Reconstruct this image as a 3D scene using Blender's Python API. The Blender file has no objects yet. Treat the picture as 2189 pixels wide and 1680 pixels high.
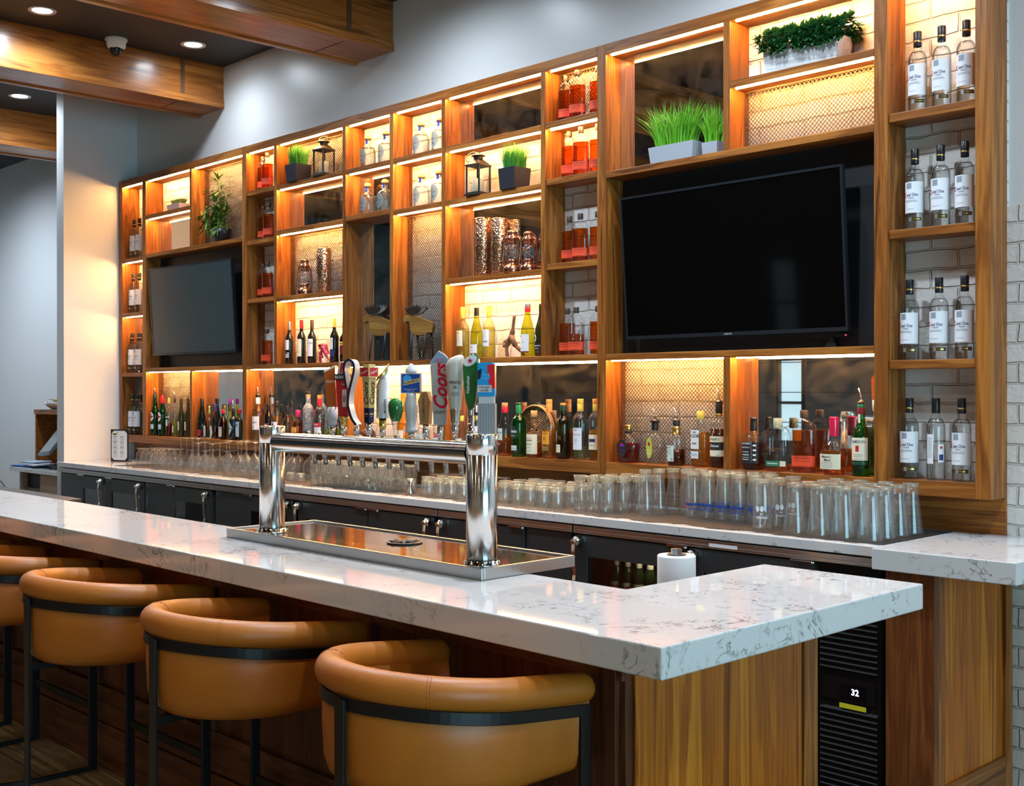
import bpy, math, random
from mathutils import Vector, Matrix
random.seed(11)
PI = math.pi
sc = bpy.context.scene
COL = sc.collection
R_ = math.radians

# ------------------------------------------------------------------ camera
FPX, CX, CY = 2501.64, 1094.5, 840.0
YAW, PITCH, ROLL = -0.801998238, -0.00224830095, -0.00103138374
EYE = Vector((0, 0, 1.647))
FW = Vector((math.sin(YAW)*math.cos(PITCH), math.cos(YAW)*math.cos(PITCH), math.sin(PITCH)))
_r = Vector((math.cos(YAW), -math.sin(YAW), 0)); _u = _r.cross(FW)
RT = _r*math.cos(ROLL) + _u*math.sin(ROLL); UP = -_r*math.sin(ROLL) + _u*math.cos(ROLL)
cd = bpy.data.cameras.new('camera'); cam = bpy.data.objects.new('camera', cd); COL.objects.link(cam)
M = Matrix.Identity(4)
for i in range(3):
    M[i][0], M[i][1], M[i][2], M[i][3] = RT[i], UP[i], -FW[i], EYE[i]
cam.matrix_world = M
cd.sensor_fit = 'HORIZONTAL'; cd.sensor_width = 36; cd.lens = FPX*36/2189; cd.clip_start = .05; cd.clip_end = 100
sc.camera = cam

def ray(px, py): return FW + RT*((px-CX)/FPX) - UP*((py-CY)/FPX)
def on(ax, val, px, py):
    d = ray(px, py); return EYE + d*((val-EYE[ax])/d[ax])
def xat(px, y): return on(1, y, px, 840).x
def zat(px, py, y): return on(1, y, px, py).z
def depth(x, y): return -x*.7187 + y*.695

# ------------------------------------------------------------------ mesh builder
_tc = {}
def tgeo(s, shear=0, bold=0):
    k = (s, shear, bold)
    if k not in _tc:
        cu = bpy.data.curves.new('t', 'FONT'); cu.body = s; cu.size = 1; cu.shear = shear; cu.offset = bold; cu.resolution_u = 2
        ob = bpy.data.objects.new('t', cu); COL.objects.link(ob)
        dg = bpy.context.evaluated_depsgraph_get(); dg.update()
        me = ob.evaluated_get(dg).to_mesh()
        vs = [(v.co.x, v.co.y) for v in me.vertices]; fs = [tuple(p.vertices) for p in me.polygons]
        ob.evaluated_get(dg).to_mesh_clear(); bpy.data.objects.remove(ob); bpy.data.curves.remove(cu)
        if vs:
            x0 = min(v[0] for v in vs); x1 = max(v[0] for v in vs); y0 = min(v[1] for v in vs); y1 = max(v[1] for v in vs)
        else: x0 = x1 = y0 = y1 = 0
        vs = [(x-(x0+x1)/2, y-(y0+y1)/2) for x, y in vs]
        _tc[k] = (vs, fs, max(x1-x0, 1e-6), max(y1-y0, 1e-6))
    return _tc[k]

class MB:
    def __init__(s): s.v = []; s.f = []; s.m = []; s.s = []
    def add(s, vs, fs, mi=0, sm=False):
        o = len(s.v); s.v += [tuple(v) for v in vs]
        for f in fs: s.f.append(tuple(i+o for i in f)); s.m.append(mi); s.s.append(sm)
        return s
    def box(s, x0, x1, y0, y1, z0, z1, mi=0):
        return s.add([(x0,y0,z0),(x1,y0,z0),(x1,y1,z0),(x0,y1,z0),(x0,y0,z1),(x1,y0,z1),(x1,y1,z1),(x0,y1,z1)],
              [(0,3,2,1),(4,5,6,7),(0,1,5,4),(1,2,6,5),(2,3,7,6),(3,0,4,7)], mi)
    def cbox(s, c, d, mi=0): return s.box(c[0]-d[0]/2, c[0]+d[0]/2, c[1]-d[1]/2, c[1]+d[1]/2, c[2]-d[2]/2, c[2]+d[2]/2, mi)
    def taper(s, c0, d0, c1, d1, mi=0):
        vs = []
        for c, d in ((c0, d0), (c1, d1)):
            for sx, sy in ((-1,-1),(1,-1),(1,1),(-1,1)): vs.append((c[0]+sx*d[0]/2, c[1]+sy*d[1]/2, c[2]))
        return s.add(vs, [(0,3,2,1),(4,5,6,7),(0,1,5,4),(1,2,6,5),(2,3,7,6),(3,0,4,7)], mi)
    def lathe(s, prof, n=24, c=(0,0,0), mi=0, sm=True, b=1.0, p=2.0, close=True):
        vs = []; rings = []
        for r, z in prof:
            if r < 1e-6: rings.append([len(vs)]); vs.append((c[0], c[1], c[2]+z)); continue
            ids = []
            for i in range(n):
                t = 2*PI*i/n; a, d = math.sin(t), -math.cos(t)
                x = math.copysign(abs(a)**(2/p), a); y = math.copysign(abs(d)**(2/p), d)
                ids.append(len(vs)); vs.append((c[0]+r*x, c[1]+r*b*y, c[2]+z))
            rings.append(ids)
        fs = []
        for A, B in zip(rings, rings[1:]):
            if len(A) == 1 and len(B) == 1: continue
            for i in range(n):
                j = (i+1) % n
                if len(A) == 1: fs.append((A[0], B[j], B[i]))
                elif len(B) == 1: fs.append((A[i], A[j], B[0]))
                else: fs.append((A[i], A[j], B[j], B[i]))
        if close:
            if len(rings[0]) > 1: fs.append(tuple(reversed(rings[0])))
            if len(rings[-1]) > 1: fs.append(tuple(rings[-1]))
        return s.add(vs, fs, mi, sm)
    def tube(s, pts, r, n=8, mi=0, closed=False, sm=True, flat=None):
        P = [Vector(p) for p in pts]; vs = []; fs = []; k = len(P); nrm = None
        for i, p in enumerate(P):
            a = P[i-1] if (i or closed) else P[i]; c = P[(i+1) % k] if (i < k-1 or closed) else P[i]
            t = (c-a).normalized()
            if nrm is None:
                nrm = t.cross(Vector((0,0,1)));
                if nrm.length < 1e-3: nrm = t.cross(Vector((1,0,0)))
            nrm = (nrm - t*nrm.dot(t)).normalized(); bn = t.cross(nrm)
            rr = r[i] if isinstance(r, (list, tuple)) else r
            ra, rb = flat if flat else (rr, rr)
            for j in range(n):
                w = 2*PI*j/n + (PI/4 if n == 4 else 0); g = 1.414 if n == 4 else 1
                vs.append(p + nrm*(ra*g*math.cos(w)) + bn*(rb*g*math.sin(w)))
        for i in range(k if closed else k-1):
            for j in range(n):
                a, b2 = i*n, ((i+1) % k)*n
                fs.append((a+j, a+(j+1) % n, b2+(j+1) % n, b2+j))
        if not closed: fs.append(tuple(reversed(range(n)))); fs.append(tuple(range((k-1)*n, k*n)))
        return s.add(vs, fs, mi, sm and n > 4)
    def prism(s, poly, fn, d0, d1, mi=0, sm=False):
        n = len(poly); vs = [fn(a, b, d0) for a, b in poly] + [fn(a, b, d1) for a, b in poly]
        fs = [tuple(reversed(range(n))), tuple(range(n, 2*n))] + [(i, (i+1) % n, n+(i+1) % n, n+i) for i in range(n)]
        return s.add(vs, fs, mi, sm)
    def text(s, t, h, o, ux, uz, mi=0, shear=0, bold=0, maxw=None, rot=0):
        vs, fs, w, hh = tgeo(t, shear, bold); k = h/hh; kx = k
        if maxw and w*k > maxw: kx = maxw/w
        ux, uz, o = Vector(ux), Vector(uz), Vector(o); c, q = math.cos(rot), math.sin(rot)
        out = []
        for x, y in vs:
            x, y = x*kx, y*k
            out.append(o + ux*(x*c-y*q) + uz*(x*q+y*c))
        return s.add(out, fs, mi)
    def xf(s, m, start=0):
        for i in range(start, len(s.v)): s.v[i] = tuple(m @ Vector(s.v[i]))
        return s
    def mesh(s, name, mats):
        me = bpy.data.meshes.new(name); me.from_pydata(s.v, [], s.f)
        for m in mats: me.materials.append(m)
        me.polygons.foreach_set('material_index', s.m); me.polygons.foreach_set('use_smooth', s.s); me.update()
        return me
    def build(s, name, mats, parent=None, loc=(0,0,0), rz=0, bevel=0, world=False, seg=2):
        if not isinstance(mats, (list, tuple)): mats = [mats]
        if world and parent is not None:
            o = parent.location; q = parent
            while q.parent: q = q.parent; o = o + q.location
            s.v = [(a-o[0], b-o[1], c-o[2]) for a, b, c in s.v]
        ob = bpy.data.objects.new(name, s.mesh(name, mats)); COL.objects.link(ob)
        ob.location = loc; ob.rotation_euler.z = rz; ob.parent = parent
        if bevel:
            bv = ob.modifiers.new('b', 'BEVEL'); bv.width = bevel; bv.segments = seg; bv.limit_method = 'ANGLE'; bv.angle_limit = R_(40)
        return ob

def tag(o, label, cat, group=None):
    o['label'] = label; o['category'] = cat
    if group: o['group'] = group
    return o
def thing(name, label, cat, loc=(0,0,0), rz=0, group=None):
    o = bpy.data.objects.new(name, None); COL.objects.link(o); o.empty_display_size = .05
    o.location = loc; o.rotation_euler = (0, 0, rz); return tag(o, label, cat, group)
def struct(o): o['kind'] = 'structure'; return o
def dup(root, loc, rz, label, group=None):
    def cp(o, par):
        c = o.copy(); COL.objects.link(c); c.parent = par
        for ch in list(o.children): cp(ch, c)
        return c
    r = cp(root, None); r.location = loc; r.rotation_euler.z = rz; r['label'] = label
    if group: r['group'] = group
    return r
def ordl(i, n):
    if n == 1: return 'only'
    if n == 2: return ('left', 'right')[i]
    if n == 3: return ('left', 'middle', 'right')[i]
    if i == 0: return 'leftmost'
    if i == n-1: return 'rightmost'
    N = ('', 'second', 'third', 'fourth', 'fifth', 'sixth', 'seventh', 'eighth', 'ninth', 'tenth', 'eleventh', 'twelfth', 'thirteenth', 'fourteenth', 'fifteenth', 'sixteenth', 'seventeenth')
    if i < (n+1)//2: return N[i] + ' from left'
    return N[n-1-i] + ' from right'

# ------------------------------------------------------------------ materials
MT = {}
class NT:
    def __init__(s, name):
        s.mat = bpy.data.materials.new(name); s.mat.use_nodes = True; s.t = s.mat.node_tree; s.t.nodes.clear()
        s.out = s.t.nodes.new('ShaderNodeOutputMaterial')
    def n(s, ty, **kw):
        x = s.t.nodes.new('ShaderNode'+ty)
        for k, v in kw.items():
            if k.startswith('i_'): x.inputs[int(k[2:]) if k[2:].isdigit() else k[2:].replace('_', ' ')].default_value = v
            else: setattr(x, k, v)
        return x
    def l(s, a, b): s.t.links.new(a, b)
    def math(s, op, a, b=None, c=None):
        x = s.n('Math', operation=op)
        for i, q in enumerate((a, b, c)):
            if q is None: continue
            if isinstance(q, (int, float)): x.inputs[i].default_value = q
            else: s.l(q, x.inputs[i])
        return x.outputs[0]
    def ramp(s, fac, stops):
        x = s.n('ValToRGB'); e = x.color_ramp.elements
        while len(e) < len(stops): e.new(.5)
        for el, (p, c) in zip(e, stops): el.position = p; el.color = (*c, 1)
        s.l(fac, x.inputs[0]); return x.outputs[0]
    def bsdf(s, **kw):
        b = s.n('BsdfPrincipled')
        for k, v in kw.items(): b.inputs[k.replace('_', ' ')].default_value = v
        s.l(b.outputs[0], s.out.inputs[0]); return b
    def bump(s, h, b, strength=.3, dist=.01):
        x = s.n('Bump'); x.inputs['Strength'].default_value = strength; x.inputs['Distance'].default_value = dist
        s.l(h, x.inputs['Height']); s.l(x.outputs[0], b.inputs['Normal'])
def plain(name, col, rough=.5, metal=0., emis=0, spec=.5, coat=0):
    if name in MT: return MT[name]
    t = NT(name); b = t.bsdf(Base_Color=(*col, 1), Roughness=rough, Metallic=metal); b.inputs['Specular IOR Level'].default_value = spec
    if coat: b.inputs['Coat Weight'].default_value = coat; b.inputs['Coat Roughness'].default_value = .05
    if emis: b.inputs['Emission Color'].default_value = (*col, 1); b.inputs['Emission Strength'].default_value = emis
    MT[name] = t.mat; return t.mat
def wood(name, axis, dark, mid, light, rough=.38, cross=16., along=1.1, rnd=True, coat=0.):
    t = NT(name); tc = t.n('TexCoord'); mp = t.n('Mapping')
    sca = [cross]*3; sca['xyz'.index(axis)] = along
    mp.inputs['Scale'].default_value = sca; t.l(tc.outputs['Object'], mp.inputs[0])
    oi = t.n('ObjectInfo'); off = t.n('CombineXYZ')
    for i in range(3): t.l(t.math('MULTIPLY', oi.outputs['Random'], 37.+i*11), off.inputs[i])
    va = t.n('VectorMath', operation='ADD'); t.l(mp.outputs[0], va.inputs[0]); t.l(off.outputs[0], va.inputs[1])
    n1 = t.n('TexNoise'); n1.inputs['Scale'].default_value = 1.; n1.inputs['Detail'].default_value = 5; n1.inputs['Distortion'].default_value = .8; t.l(va.outputs[0], n1.inputs['Vector'])
    mp2 = t.n('Mapping'); s2 = [150.]*3; s2['xyz'.index(axis)] = 4.; mp2.inputs['Scale'].default_value = s2; t.l(tc.outputs['Object'], mp2.inputs[0])
    n2 = t.n('TexNoise'); n2.inputs['Scale'].default_value = 1.; n2.inputs['Detail'].default_value = 3; t.l(mp2.outputs[0], n2.inputs['Vector'])
    w = t.math('SINE', t.math('MULTIPLY', n1.outputs[0], 34.)); w = t.math('MULTIPLY_ADD', w, .5, .5)
    f = t.math('ADD', t.math('MULTIPLY', n1.outputs[0], .62), t.math('ADD', t.math('MULTIPLY', n2.outputs[0], .3), t.math('MULTIPLY', w, .14)))
    col = t.ramp(f, [(.34, dark), (.52, mid), (.74, light)])
    b = t.bsdf(Roughness=rough); b.inputs['Specular IOR Level'].default_value = .3; t.l(col, b.inputs['Base Color']); t.bump(n2.outputs[0], b, .08, .002)
    if coat: b.inputs['Coat Weight'].default_value = coat; b.inputs['Coat Roughness'].default_value = .15
    MT[name] = t.mat; return t.mat
WD, WM, WL = (.095, .026, .004), (.25, .080, .013), (.43, .165, .030)
WV = wood('walnut_vertical', 'z', WD, WM, WL)
WH = wood('walnut_horizontal', 'x', WD, WM, WL)
WB = wood('walnut_beam', 'y', (.12, .036, .007), (.32, .105, .020), (.50, .20, .045), cross=9, along=.7, coat=.25, rough=.3)
WP = wood('walnut_panel', 'z', (.14, .033, .003), (.42, .115, .007), (.66, .25, .022), cross=11, along=.55, rough=.35)
WF = wood('walnut_front_shade', 'z', (.045, .012, .005), (.095, .028, .011), (.15, .052, .02), cross=14, along=.8, rough=.42)  # dark panelling, with the shade on the bar front put into its tone
WO = wood('oak_light', 'x', (.34, .24, .16), (.44, .33, .22), (.52, .40, .28), rough=.5)
FL = wood('floor_planks', 'x', (.05, .032, .015), (.17, .11, .05), (.34, .24, .11), cross=22, along=1.4, rough=.35)

def quartz():
    t = NT('quartz'); tc = t.n('TexCoord')
    n = t.n('TexNoise'); n.inputs['Scale'].default_value = 5.5; n.inputs['Detail'].default_value = 7; n.inputs['Roughness'].default_value = .62; n.inputs['Distortion'].default_value = 1.6
    t.l(tc.outputs['Object'], n.inputs['Vector'])
    v = t.math('ABSOLUTE', t.math('SUBTRACT', n.outputs[0], .5)); v = t.math('SUBTRACT', 1, t.math('MULTIPLY', v, 46)); v = t.math('MAXIMUM', v, 0)
    m = t.n('TexNoise'); m.inputs['Scale'].default_value = 4.2; m.inputs['Detail'].default_value = 3; t.l(tc.outputs['Object'], m.inputs['Vector'])
    k = t.math('MULTIPLY', t.math('MAXIMUM', t.math('SUBTRACT', m.outputs[0], .47), 0), 7.); k = t.math('MINIMUM', k, 1)
    sp = t.n('TexNoise'); sp.inputs['Scale'].default_value = 38; sp.inputs['Detail'].default_value = 4; t.l(tc.outputs['Object'], sp.inputs['Vector'])
    g = t.math('MULTIPLY', t.math('MULTIPLY', v, k), t.math('MULTIPLY', t.math('MAXIMUM', t.math('SUBTRACT', sp.outputs[0], .36), 0), 3.4))
    col = t.ramp(g, [(0, (.57, .585, .60)), (.25, (.38, .39, .41)), (.9, (.10, .11, .12))])
    b = t.bsdf(Roughness=.035); t.l(col, b.inputs['Base Color']); MT['quartz'] = t.mat; return t.mat
QZ = quartz()
def brick():
    t = NT('painted_brick'); tc = t.n('TexCoord'); sx = t.n('SeparateXYZ'); t.l(tc.outputs['Object'], sx.inputs[0])
    cb = t.n('CombineXYZ'); t.l(sx.outputs[0], cb.inputs[0]); t.l(sx.outputs[2], cb.inputs[1])
    nz = t.n('TexNoise'); nz.inputs['Scale'].default_value = 9; nz.inputs['Detail'].default_value = 3; t.l(tc.outputs['Object'], nz.inputs['Vector'])
    vm = t.n('VectorMath', operation='MULTIPLY_ADD'); t.l(nz.outputs['Color'], vm.inputs[0]); vm.inputs[1].default_value = (.022, .020, 0); t.l(cb.outputs[0], vm.inputs[2])
    br = t.n('TexBrick'); br.inputs['Scale'].default_value = 1; br.inputs['Brick Width'].default_value = .24; br.inputs['Row Height'].default_value = .08
    br.inputs['Mortar Size'].default_value = .006; br.inputs['Mortar Smooth'].default_value = .6
    br.inputs['Color1'].default_value = (.74, .72, .69, 1); br.inputs['Color2'].default_value = (.68, .66, .63, 1); br.inputs['Mortar'].default_value = (.62, .58, .53, 1)
    t.l(vm.outputs[0], br.inputs['Vector'])
    n2 = t.n('TexNoise'); n2.inputs['Scale'].default_value = 55; n2.inputs['Detail'].default_value = 5; t.l(tc.outputs['Object'], n2.inputs['Vector'])
    h = t.math('ADD', t.math('SUBTRACT', 1, br.outputs['Fac']), t.math('MULTIPLY', n2.outputs[0], .35))
    b = t.bsdf(Roughness=.65); t.l(br.outputs['Color'], b.inputs['Base Color']); t.bump(h, b, 1., .012); MT['brick'] = t.mat; return t.mat
BR = brick()
PAINT = plain('white_paint', (.66, .67, .67), .32)
PAINT2 = plain('white_paint_matt', (.68, .69, .70), .6)
BLACKC = plain('black_ceiling', (.012, .012, .013), .6)
SLATE = plain('slate_wall', (.075, .10, .115), .5)
BLK = plain('black_metal', (.006, .006, .0065), .36, spec=.35)
BLKP = plain('black_plastic', (.012, .012, .014), .4)
COOL = plain('cooler_black', (.020, .026, .030), .38)
STEEL = plain('brushed_steel', (.46, .465, .47), .3, 1)
CHROME = plain('polished_steel', (.80, .80, .79), .045, 1)
def brushed(name, axis):
    t = NT(name); b = t.bsdf(Base_Color=(.74, .74, .73, 1), Metallic=1., Roughness=.17); b.inputs['Anisotropic'].default_value = .88
    g = t.n('Tangent'); g.direction_type = 'RADIAL'; g.axis = axis; t.l(g.outputs[0], b.inputs['Tangent']); b.inputs['Anisotropic Rotation'].default_value = .25; return t.mat
COLM = brushed('brushed_column', 'Z'); TUBM = brushed('brushed_tube', 'X')
CHROME2 = plain('cast_chrome', (.72, .72, .71), .14, 1)
GOLD = plain('brass_gold', (.75, .52, .16), .25, 1)
COPPER = plain('antique_copper', (.52, .25, .16), .22, 1)
BRONZE = plain('bronze_wire', (.16, .10, .055), .45, .7)
_m = NT('mirror_glass'); _g = _m.n('BsdfGlossy'); _g.inputs['Color'].default_value = (.80, .83, .84, 1); _g.inputs['Roughness'].default_value = .012
_d = _m.n('BsdfDiffuse'); _d.inputs[0].default_value = (.6, .6, .6, 1); _x = _m.n('MixShader'); _tn = _m.n('TexNoise'); _tn.inputs['Scale'].default_value = 7; _tn.inputs['Detail'].default_value = 6; _tn.inputs['Distortion'].default_value = 2; _to = _m.n('TexCoord'); _m.l(_to.outputs['Object'], _tn.inputs['Vector'])
_m.l(_m.math('MULTIPLY', _m.math('MAXIMUM', _m.math('SUBTRACT', _tn.outputs[0], .36), 0), .09), _x.inputs[0]); _m.l(_g.outputs[0], _x.inputs[1]); _m.l(_d.outputs[0], _x.inputs[2]); _m.l(_x.outputs[0], _m.out.inputs[0]); MIRROR = _m.mat
def pt(hexv, rough=.5, name=None):
    r, g, b = [((int(hexv[i:i+2], 16)/255)) for i in (0, 2, 4)]
    lin = lambda c: c/12.92 if c <= .04045 else ((c+.055)/1.055)**2.4
    return plain(name or 'paint_'+hexv, (lin(r), lin(g), lin(b)), rough)
WHITE = plain('label_white', (.72, .73, .76), .5)
CREAM = plain('label_cream', (.74, .68, .50), .5)
INK = plain('ink_black', (.015, .014, .02), .5)
NAVY = plain('ink_navy', (.02, .03, .14), .5)
RED = plain('ink_red', (.48, .015, .025), .4)
ORED = plain('label_orange_red', (.78, .075, .02), .5)
WHINK = plain('ink_white', (.8, .8, .8), .5)
CORK = plain('cork_wood', (.52, .27, .10), .6)
def leather():
    t = NT('tan_leather'); tc = t.n('TexCoord'); n = t.n('TexNoise'); n.inputs['Scale'].default_value = 260; n.inputs['Detail'].default_value = 2; t.l(tc.outputs['Object'], n.inputs['Vector'])
    n2 = t.n('TexNoise'); n2.inputs['Scale'].default_value = 6; t.l(tc.outputs['Object'], n2.inputs['Vector'])
    b = t.bsdf(Roughness=.42); t.l(t.ramp(n2.outputs[0], [(.3, (.40, .118, .010)), (.7, (.46, .142, .013))]), b.inputs['Base Color']); t.bump(n.outputs[0], b, .18, .002); return t.mat
LEA = leather()
def glass(name, tint, edge, gl=1.0, haze=0., hcol=(.8, .8, .8)):
    if name in MT: return MT[name]
    t = NT(name); lw = t.n('LayerWeight'); lw.inputs[0].default_value = .5
    e = t.math('POWER', lw.outputs['Facing'], 2.2)
    col = t.ramp(e, [(0, tint), (1, edge)])
    tr = t.n('BsdfTransparent'); t.l(col, tr.inputs[0]); g = t.n('BsdfGlossy'); g.inputs['Roughness'].default_value = .03; g.inputs['Color'].default_value = (gl, gl, gl, 1)
    fr = t.math('MULTIPLY_ADD', t.math('POWER', lw.outputs['Facing'], 4.), .75, .045)
    mx = t.n('MixShader'); t.l(fr, mx.inputs[0]); t.l(tr.outputs[0], mx.inputs[1]); t.l(g.outputs[0], mx.inputs[2])
    last = mx
    if haze:  # diffuse share; in clear glass and liquids it stands for refracted glow
        d = t.n('BsdfDiffuse'); d.inputs[0].default_value = (*hcol, 1); tl = t.n('BsdfTranslucent'); tl.inputs[0].default_value = (*hcol, 1)
        m3 = t.n('MixShader'); m3.inputs[0].default_value = .5; t.l(d.outputs[0], m3.inputs[1]); t.l(tl.outputs[0], m3.inputs[2])
        m2 = t.n('MixShader'); m2.inputs[0].default_value = haze; t.l(mx.outputs[0], m2.inputs[1]); t.l(m3.outputs[0], m2.inputs[2]); last = m2
    t.l(last.outputs[0], t.out.inputs[0]); MT[name] = t.mat; return t.mat
GC = glass('clear_glass', (.985, .99, .988), (.62, .66, .66))
GT = glass('tumbler_glass', (.985, .99, .99), (.66, .71, .73), haze=.030, hcol=(.85, .88, .9))
GBASE = glass('thick_glass_base', (.86, .90, .86), (.40, .46, .44), haze=.16, hcol=(.85, .88, .80))  # milky white put in for the bright highlights of a thick base
GG = glass('green_glass', (.04, .42, .09), (.01, .12, .03), haze=.05, hcol=(.02, .4, .08))
GO = glass('olive_glass', (.34, .40, .06), (.05, .07, .01))
GY = glass('yellow_glass', (.88, .90, .35), (.45, .45, .08), haze=.06, hcol=(.75, .75, .15))
GB = glass('brown_glass', (.36, .15, .03), (.06, .02, .004))
GD = plain('dark_glass', (.006, .008, .006), .05)
GAQ = glass('aqua_glass', (.93, .97, .97), (.40, .62, .68), haze=.06, hcol=(.75, .85, .88))
PANE = glass('pane_glass', (.95, .96, .96), (.6, .65, .65))
LQ = {}
def liq(name, tint, haze=.12, hcol=None):
    LQ[name] = glass('liquid_'+name, tint, tuple(c*.45 for c in tint), .5, haze, hcol or tint); return LQ[name]
liq('water', (.97, .985, .985), 0.0); liq('bourbon', (.85, .29, .035), .09, (.70, .22, .015)); liq('dark', (.38, .045, .014), .05); liq('gold', (.90, .55, .10), .12, (.9, .5, .06))
liq('amber', (.86, .36, .05), .09, (.9, .33, .02)); liq('red', (.55, .02, .02), .1); liq('pale', (.93, .90, .50), .08); liq('green', (.70, .80, .12), .1); liq('cream', (.8, .6, .4), .5)
LED = plain('led_warm', (1, .52, .17), .5, emis=170.)
LE_C, LE_W, EXPO = 85, 19, 1.15
# ================================================================== SETTING
def slab(name, x0, x1, y0, y1, z0, z1, m, **k): return struct(MB().box(x0, x1, y0, y1, z0, z1).build(name, m, **k))
YB = 4.645                                                          # brick face behind the shelves
slab('floor', -14, 5, -5, 5.2, -.1, 0, FL)
slab('ceiling', -14, 5, -5, 5.2, 4.13, 4.25, BLACKC)
w = MB(); w.box(-9.43, 5, YB, 5.0, 0, 2.376, 0); w.box(-9.43, -1.973, YB, 5.0, 2.376, 3.40, 0); w.box(-9.43, -1.973, 4.66, 5.0, 3.40, 4.13, 1); w.box(-1.973, 5, 4.655, 5.0, 2.376, 4.13, 1)
struct(w.build('wall_back', [BR, PAINT]))
slab('wall_left', -9.56, -9.425, 4.02, 5.0, 0, 4.13, PAINT2)
slab('wall_recess', -14, -9.43, 5.0, 5.1, 0, 4.13, PAINT2)
struct(MB().box(-14.1, -14, .35, 5.1, 0, 4.13, 0).box(-14.1, -14, -5, .35, 0, 4.13, 1).build('wall_far', [PAINT2, SLATE]))
w = MB()                                                            # wall behind the photographer with a window; its tan stretch is added to brighten reflections
w.box(-14, -9.3, -5.1, -5, 0, 4.13); w.box(-9.3, -8.85, -5.1, -5, 0, .9); w.box(-9.3, -8.85, -5.1, -5, 2.1, 4.13); w.box(-8.85, -7.2, -5.1, -5, 0, 4.13); w.box(-7.2, 5, -5.1, -5, 0, 4.13, 1)
struct(w.build('wall_front', [SLATE, plain('tan_bounce_paint', (.42, .36, .29), .6)]))
b = MB()  # unseen wood pilasters, added for stripes in the steel columns' reflections
for x in (-7.0, -4.4, -1.8, .8, 3.4): b.box(x, x+.5, -4.999, -4.93, .0005, 4.129)
struct(b.build('trim_3', WV))
w = MB(); w.box(5, 5.1, -5, -2.2, 0, 4.13); w.box(5, 5.1, 3.0, 4.645, 0, 4.13); w.box(5, 5.1, -2.2, 3.0, 0, .35); w.box(5, 5.1, -2.2, 3.0, 3.2, 4.13)
struct(w.build('wall_right', PAINT2))
SKYW = plain('daylight_pane', (.40, .80, 1.0), .3, emis=3.4)
SKYF = plain('daylight_pane_front', (.55, .80, .90), .3, emis=.45)
w1 = MB().box(5.04, 5.06, -2.2, 3.0, .35, 3.2).build('window_1', SKYW); struct(w1)
f = MB()
for y in (-2.2, -.92, .36, 1.64, 2.95): f.box(4.99, 5.04, y, y+.05, .35, 3.2)
f.box(4.99, 5.04, -2.2, 3.0, .35, .41); f.box(4.99, 5.04, -2.2, 3.0, 3.14, 3.2); f.build('window_frame', BLK, w1)
w2 = MB().box(-9.3, -8.85, -5.08, -5.06, .9, 2.1).build('window_2', SKYF); struct(w2)
f = MB(); f.box(-9.3, -9.26, -5.06, -4.98, .9, 2.1); f.box(-8.89, -8.85, -5.06, -4.98, .9, 2.1)
for z in (.9, 1.45, 2.06): f.box(-9.26, -8.89, -5.06, -4.98, z, z+.04)
f.build('window_frame', BLK, w2)
b = MB()                                                            # horizontal cladding joints of the slate wall
for i in range(9): b.box(-14, -7.2, -4.9995, -4.993, .35+i*.42, .362+i*.42)
struct(b.build('trim_2', plain('slate_joint', (.02, .026, .03), .5)))
# wooden splash strip between the counter and the shelving
struct(MB().box(-9.42, -1.973, 4.630, 4.6449, 1.0705, 1.222).build('trim_1', WH))

# ------------------------------------------------------------------ ceiling beams, lamps, camera
def beam(x1, wd, label, y1=4.6595):
    t = thing('ceiling_beam', label, 'beam', (x1-wd/2, 4.6, 3.81), group='walnut ceiling beams')
    MB().box(x1-wd+.03, x1-.012, -5, y1, 3.865, 4.129).build('beam_side', WB, t, world=True)
    MB().box(x1-wd+.03, x1, -5, y1, 3.812, 3.865).build('beam_bottom', WB, t, world=True, bevel=.003)
    MB().box(x1-wd-.012, x1-wd+.03, -5, y1, 3.80, 4.129).build('beam_flange', WB, t, world=True, bevel=.003)
    b = MB(); b.box(x1-.0125, x1-.006, y1-.36, y1-.33, 3.866, 4.129); b.box(x1-wd+.05, x1-.05, y1-.365, y1-.355, 3.8105, 3.8125)
    b.build('joint_strip', plain('joint_dark', (.10, .04, .015), .5), t, world=True)
beam(-5.895, .41, 'wooden ceiling beam on the right, cut by the top edge of the photo')
beam(-7.985, .37, 'wooden ceiling beam in the middle, with the dome camera beside it')
beam(-10.49, .40, 'wooden ceiling beam farthest left, partly hidden by the white wing wall', 4.99)
beam(-3.80, .41, 'wooden ceiling beam above the centre of the bar shelves, out of the frame at the top')
beam(-1.70, .41, 'wooden ceiling beam above the right tower of vodka, out of the frame at the top')
EML = plain('lamp_white', (.86, .93, 1.0), .5, emis=30)
def downlight(x, y, label):
    t = thing('recessed_light', label, 'ceiling light', (x, y, 4.13), group='recessed ceiling lights')
    MB().lathe([(.062, -.004), (.088, -.006), (.09, -.0005), (.062, -.0005)], 32, close=False).build('trim_ring', plain('lamp_ring', (.75, .75, .75), .4), t)
    MB().lathe([(0, -.002), (.062, -.002)], 32, close=False, sm=False).build('lamp_lens', EML, t)
for p, l in (((90, 22), 'round white recessed ceiling light at the top left corner of the photo'), ((413, 95), 'round white recessed ceiling light between the two front wooden beams, near the back wall'), ((42, 205), 'round white recessed ceiling light behind the middle beam, farthest back')):
    q = on(2, 4.13, *p); downlight(q.x, q.y, l)
def lamp(kind, loc, energy, col, **k):
    d = bpy.data.lights.new(kind, kind); d.energy = energy; d.color = col
    for a, b in k.items(): setattr(d, a, b)
    o = bpy.data.objects.new('lamp', d); COL.objects.link(o); o.location = loc; return o
COOLW = (.74, .87, 1.0); WARMW = (1, .80, .58)
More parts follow.
